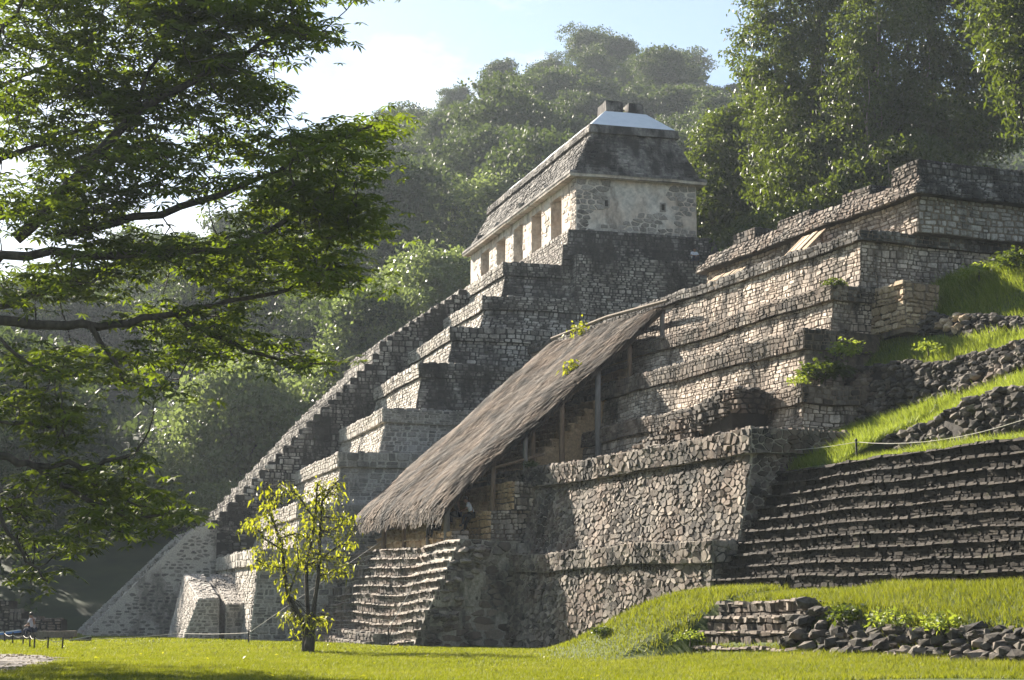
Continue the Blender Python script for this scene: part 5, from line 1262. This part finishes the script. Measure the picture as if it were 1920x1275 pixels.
def person(loc, rz, pose, label, shirt, trousers, group, hat=None):
    """pose: joint overrides. The figure looks along +y before turning; z = 0 is under the feet"""
    J = dict(pelvis=(0, 0, .52), waist=(0, .0, .70), chest=(0, .05, .92), neck=(0, .10, 1.10), head0=(0, .13, 1.19), head1=(0, .14, 1.30), nose=(0, .235, 1.235),
             hipL=(-.10, .03, .50), kneeL=(-.13, .43, .52), ankL=(-.13, .42, .09), toeL=(-.14, .60, .04), hipR=(.10, .03, .50), kneeR=(.13, .43, .52), ankR=(.13, .42, .09), toeR=(.14, .60, .04),
             shL=(-.18, .06, 1.03), elL=(-.25, .16, .79), wrL=(-.12, .36, .70), haL=(-.08, .43, .69), shR=(.18, .06, 1.03), elR=(.25, .16, .79), wrR=(.12, .36, .70), haR=(.08, .43, .69))
    J.update(pose)
    for s, sg in (('L', -1), ('R', 1)):
        h = Vector(J['ha' + s]); d = (h - Vector(J['wr' + s])).normalized(); side = d.cross(Vector((0, 0, 1))).normalized()
        for i, l in enumerate((.070, .085, .08, .06)):
            J['f%d%s' % (i, s)] = tuple(h + side * ((i - 1.5) * .022) + d * l * .6); J['g%d%s' % (i, s)] = tuple(h + side * ((i - 1.5) * .022) + d * l + Vector((0, 0, -.025)))
        J['th' + s] = tuple(h + side * (.045 * -sg) + d * .02)
    E = [('pelvis', 'waist'), ('waist', 'chest'), ('chest', 'neck'), ('neck', 'head0'), ('head0', 'head1'), ('head0', 'nose')]
    rad = dict(pelvis=(.15, .12), waist=(.14, .11), chest=(.16, .12), neck=.055, head0=(.085, .095), head1=(.085, .10), nose=.014)
    for s in 'LR':
        E += [('pelvis', 'hip' + s), ('hip' + s, 'knee' + s), ('knee' + s, 'ank' + s), ('ank' + s, 'toe' + s), ('chest', 'sh' + s), ('sh' + s, 'el' + s), ('el' + s, 'wr' + s), ('wr' + s, 'ha' + s), ('wr' + s, 'th' + s)]
        rad.update({'hip' + s: .095, 'knee' + s: .062, 'ank' + s: .045, 'toe' + s: (.045, .03), 'sh' + s: .06, 'el' + s: .042, 'wr' + s: .028, 'ha' + s: (.038, .018), 'th' + s: .011})
        for i in range(4): E += [('ha' + s, 'f%d%s' % (i, s)), ('f%d%s' % (i, s), 'g%d%s' % (i, s))]; rad['f%d%s' % (i, s)] = .010; rad['g%d%s' % (i, s)] = .008
    xf = Matrix.Translation(loc) @ Matrix.Rotation(rz, 4, 'Z')
    r = thing('person', loc, label, 'person', group)
    skinned('body', J, E, rad, M['skin'], r, xf, 'pelvis')
    def sub(name, keys, ex, mat, rt):
        e = [(a, b) for a, b in E if a in keys and b in keys]
        rr = {k: tuple(x + ex for x in rad[k]) if isinstance(rad[k], tuple) else rad[k] + ex for k in keys}
        if name == 'shirt': rr['neck_'] = .07
        skinned(name, {k: J[k] for k in keys}, e, rr, mat, r, xf, rt)
    for s in 'LR':                                    # sleeves end above the elbow
        J['sl' + s] = tuple(Vector(J['sh' + s]).lerp(Vector(J['el' + s]), .75)); rad['sl' + s] = .052; E.append(('sh' + s, 'sl' + s))
    J['collar'] = tuple(Vector(J['chest']).lerp(Vector(J['neck']), .7)); rad['collar'] = (.09, .075); E.append(('chest', 'collar'))
    sub('shirt', ['waist', 'chest', 'collar', 'shL', 'shR', 'slL', 'slR', 'pelvis'], .022, M[shirt], 'chest')
    sub('trousers', ['pelvis', 'hipL', 'hipR', 'kneeL', 'kneeR', 'ankL', 'ankR'], .026, M[trousers], 'pelvis')
    for s in 'LR': sub('shoe', ['ank' + s, 'toe' + s], .014, M['black_cloth'], 'ank' + s)
    hd = (Vector(J['head0']) + Vector(J['head1'])) / 2
    V, F = [], []
    for i in range(7):
        ph = math.pi / 2 * (1 - i / 6 * 1.25)
        for j in range(12):
            th = 2 * math.pi * j / 12; back = -.02
            V.append(xf @ (hd + Vector((math.cos(th) * math.cos(ph) * .103, back + math.sin(th) * math.cos(ph) * .118 - (.02 if ph < .3 else 0), .045 + math.sin(ph) * .125))))
    for i in range(6):
        for j in range(12): F.append((i * 12 + j, i * 12 + (j + 1) % 12, i * 12 + 12 + (j + 1) % 12, i * 12 + 12 + j))
    mesh('cap' if hat else 'hair', V, F, M[hat or 'hair'], parent=r, smooth=True)
    if hat:
        P = [xf @ (hd + Vector(q)) for q in ((-.08, .09, .09), (.08, .09, .09), (.07, .2, .07), (-.07, .2, .07), (-.08, .09, .075), (.08, .09, .075), (.07, .2, .055), (-.07, .2, .055))]
        mesh('cap_visor', P, [(0, 3, 2, 1), (4, 5, 6, 7), (0, 1, 5, 4), (1, 2, 6, 5), (2, 3, 7, 6), (3, 0, 4, 7)], M[hat], parent=r)
    for sx in (-.032, .032):
        for part_, sc, dz in (('eye', .013, .03),):
            V = [xf @ (hd + Vector((sx, .098, dz - .02)) + Vector(v) * sc) for v in ICO_V]; mesh(part_, V, ICO_F, M['hair'], parent=r)
    V = [xf @ (hd + Vector((0, .098, -.07)) + Vector((v.x * .025, v.y * .008, v.z * .007))) for v in ICO_V]; mesh('mouth', V, ICO_F, M['black_cloth'], parent=r)
    for sx in (-.09, .09):
        V = [xf @ (hd + Vector((sx, -.0, -.005)) + Vector((v.x * .014, v.y * .026, v.z * .036))) for v in ICO_V]; mesh('ear', V, ICO_F, M['skin'], parent=r)
    return r
GP = 'people resting on the ruins'
face_left = R(90)                                      # looks along -x
lean = dict(pelvis=(0, -.05, .80), waist=(0, .0, .98), chest=(0, .10, 1.18), neck=(0, .20, 1.36), head0=(0, .27, 1.42), head1=(0, .30, 1.52), nose=(0, .375, 1.45), hipL=(-.10, -.02, .77), hipR=(.10, -.02, .77), kneeL=(-.12, .35, .72), ankL=(-.12, .40, .30), toeL=(-.12, .58, .25),
            kneeR=(.12, .22, .42), ankR=(.12, .30, .08), toeR=(.13, .47, .04), shL=(-.18, .12, 1.28), shR=(.18, .12, 1.28), elL=(-.24, .25, 1.04), wrL=(-.08, .45, 1.0), haL=(-.04, .51, 1.0), elR=(.24, .22, 1.03), wrR=(.10, .42, .93), haR=(.05, .49, .93))
person(FX.p(20.75, -.75, 5.12), face_left + .1, lean, 'person in white shirt and black trousers leaning on the parapet under the thatch', 'white_cloth', 'black_cloth', GP)
person(FX.p(23.2, -1.55, 4.9), face_left + .8, {}, 'person in black sitting on the steps behind the second thatch post', 'black_cloth', 'black_cloth', GP)
person(FX.p(22.1, -.9, 5.5), face_left - .5, {}, 'person in dark clothes sitting higher up beside the thickest thatch post', 'black_cloth', 'navy', GP)
hug = dict(elL=(-.22, .22, .80), wrL=(-.1, .42, .78), haL=(-.03, .48, .78), elR=(.22, .22, .80), wrR=(.1, .42, .78), haR=(.03, .48, .78), kneeL=(-.12, .40, .80), kneeR=(.12, .40, .80), ankL=(-.12, .32, .42), ankR=(.12, .32, .42), toeL=(-.12, .5, .40), toeR=(.12, .5, .40), pelvis=(0, 0, .48), hipL=(-.1, .03, .46), hipR=(.1, .03, .46))
person(FI.p(-1.75, 7.15, 22.5), R(180) + .2, hug, 'person in white shirt sitting on the top tier near the temple end wall', 'white_cloth', 'navy', GP)
person((-25.0, 90.3, .03), face_left - .3, {}, 'person in grey shirt and cap sitting at the far edge of the lawn', 'grey_cloth', 'navy', GP, hat='hair')
# the stone the lawn guard sits on, and the folded sheet beside him
r = thing('seat_block', (-24.9, 90.4, 0), 'low stone block under the guard in the grey shirt', 'block'); g = Frame((-24.95, 90.35), 80); Core(make_warp(.04, .9, 81)).box(g, -.35, .3, -.2, .3, -.1, .40, .03, .03, .03, .03).make('stone', 'rough', r)
r = thing('folded_sheet', (-25.9, 89.6, 0), 'blue and white folded sheet lying on a low stone beside the guard', 'sheet'); g = Frame((-26.0, 89.6), 88)
Core(make_warp(.03, .9, 82)).box(g, -.55, .6, 0, .4, -.1, .26, .02, .02, .02, .02).make('stone', 'rough', r)
P8 = [g.p(-.5, 0, .40), g.p(.55, 0, .27), g.p(.55, .35, .27), g.p(-.5, .35, .40)]; P8 += [p + Vector((0, 0, .09)) for p in P8]; bx = [(0, 3, 2, 1), (4, 5, 6, 7), (0, 1, 5, 4), (1, 2, 6, 5), (2, 3, 7, 6), (3, 0, 4, 7)]
mesh('blue_side', P8, bx, M['blue'], parent=r); mesh('white_side', [p + Vector((0, 0, .094)) for p in P8[:4]] + [p + Vector((0, 0, .06)) for p in P8[4:]], bx, M['white_cloth'], parent=r)

# ------------------------------------------------------------------ shrubs and weeds in the walls
def shrub_mesh(seed, n, r, leaf):
    rng = np.random.default_rng(seed); P = shell_points([((0, 0, r * .5), (r, r, r * .7)), ((r * .6, 0, r * .35), (r * .6, r * .6, r * .5)), ((-r * .5, r * .2, r * .3), (r * .6, r * .6, r * .5))], n, rng, .3, 1.1, -.3)
    V, F = leaf_quads(P, leaf, leaf * .5, .3, rng, .25); return mesh_np('shrub_leaves', V, F, M['leaf_right'], np.clip(rng.normal(.5, .2, n), 0, 1), link=False)
SH = [shrub_mesh(300 + i, 420, .6, .2) for i in range(3)]
SHW = [shrub_mesh(310 + i, 260, .6, .16) for i in range(2)]
for m_ in SHW: m_.materials[0] = M['weed']
sv, sf = [], []; tube(sv, sf, [(0, 0, -.2), (.02, 0, .2), (.05, .02, .6)], [.03, .025, .01], 5); stem_me = bpy.data.meshes.new('shrub_stem'); stem_me.from_pydata(sv, [], sf); stem_me.materials.append(M['bark'])
shr = [(2.8, 6.9, 10.3, 1.6, 0, 'dark leafy shrub against the corner of the third terrace'), (2.4, 7.7, 11.2, 1.4, 1, 'bushy shrub on top of the overgrown rubble wall corner'), (3.0, 6.4, 9.5, .9, 0, 'small shrub in the gap under the corner shrub'),
       (2.2, 5.3, 9.95, .8, 1, 'yellow-lit weed clump on the end of the narrow terrace'), (3.95, 8.2, 14.2, .8, 0, 'leafy clump on the end of the tier below the summit platform'), (.3, 12.4, 14.2, 1.3, 1, 'round weed bush before the summit platform wall'),
       (-1.6, 12.7, 14.3, 1.5, 0, 'larger weed bush halfway along the summit platform wall'), (-4.5, 12.4, 14.1, 1.5, 1, 'weed bush near the outer end of the summit slope'), (-1.5, 8.6, 10.9, .9, 1, 'tuft hanging over the middle rubble wall'),
       (-1.2, -4.6, .75, .6, 0, 'low dark weed patch on the grass mound'), (-6.0, -3.9, .6, .8, 1, 'leafy tuft beside the sunken garden steps'), (-13.2, -2.9, 1.25, 1.0, 0, 'dark green tuft above the tumbled boulders'), (-15.5, -3.0, 1.1, 1.1, 1, 'broad leafy clump over the tumbled wall'), (-17.5, -3.1, 1.0, 1.1, 1, 'outermost leafy clump over the tumbled wall'),
       (19.0, 1.5, 8.0, .6, 0, 'green tuft under the posts on the second terrace edge'), (-2.2, 3.9, 6.9, .7, 1, 'yellowish weed in the middle of the grass bank')]
for i, (a, b, z, sc, k, lab) in enumerate(shr):
    c = FX.p(a, b, z); r = thing('shrub', c, lab, 'shrub', 'shrubs rooted in the ruins')
    for nm, me in (('foliage', (SH if k == 0 else SHW)[i % (3 if k == 0 else 2)]), ('stem', stem_me)):
        o = bpy.data.objects.new(nm, me); o.parent = r; COL.objects.link(o)
    r.scale = (sc, sc, sc * .7); r.rotation_euler = (0, 0, i * 1.3)
# grass tuft on the roof comb of the temple
c = FI.p(3.4, 4.35, 33.4); r = thing('roof_tuft', c, 'thin grass tuft growing on the temple roof comb', 'plant')
VV, FF = blades(np.array(c) + NPR.normal(0, .12, (40, 3)) * np.array([1, 1, .1]), NPR.uniform(.4, 1.0, 40), np.full(40, .05), .3, NPR); mesh_np('blade_clump', VV - np.array(c), FF, M['weed'], np.full(40, .6), r, c)

# ------------------------------------------------------------------ the air
m = bpy.data.materials.new('haze_air'); m.use_nodes = True; t = m.node_tree; t.nodes.remove(t.nodes['Principled BSDF'])
pv = t.nodes.new('ShaderNodeVolumePrincipled'); pv.inputs['Color'].default_value = (.80, .90, 1.0, 1); pv.inputs['Density'].default_value = .00022; pv.inputs['Anisotropy'].default_value = .15
t.links.new(pv.outputs[0], t.nodes['Material Output'].inputs['Volume'])
X0, X1, Y0, Y1, Z0, Z1 = -275, 275, -18, 595, -2.5, 175
hz = mesh('haze', [(x, y, z) for z in (Z0, Z1) for x, y in ((X0, Y0), (X1, Y0), (X1, Y1), (X0, Y1))], [(3, 2, 1, 0), (4, 5, 6, 7), (0, 1, 5, 4), (1, 2, 6, 5), (2, 3, 7, 6), (3, 0, 4, 7)], m)
tag(hz, 'thin bright morning haze between the trees and the hills', 'haze', kind='stuff')
print('TRIS', sum(len(p.vertices) - 2 for me in bpy.data.meshes for p in me.polygons), 'OBJ', len(bpy.data.objects))
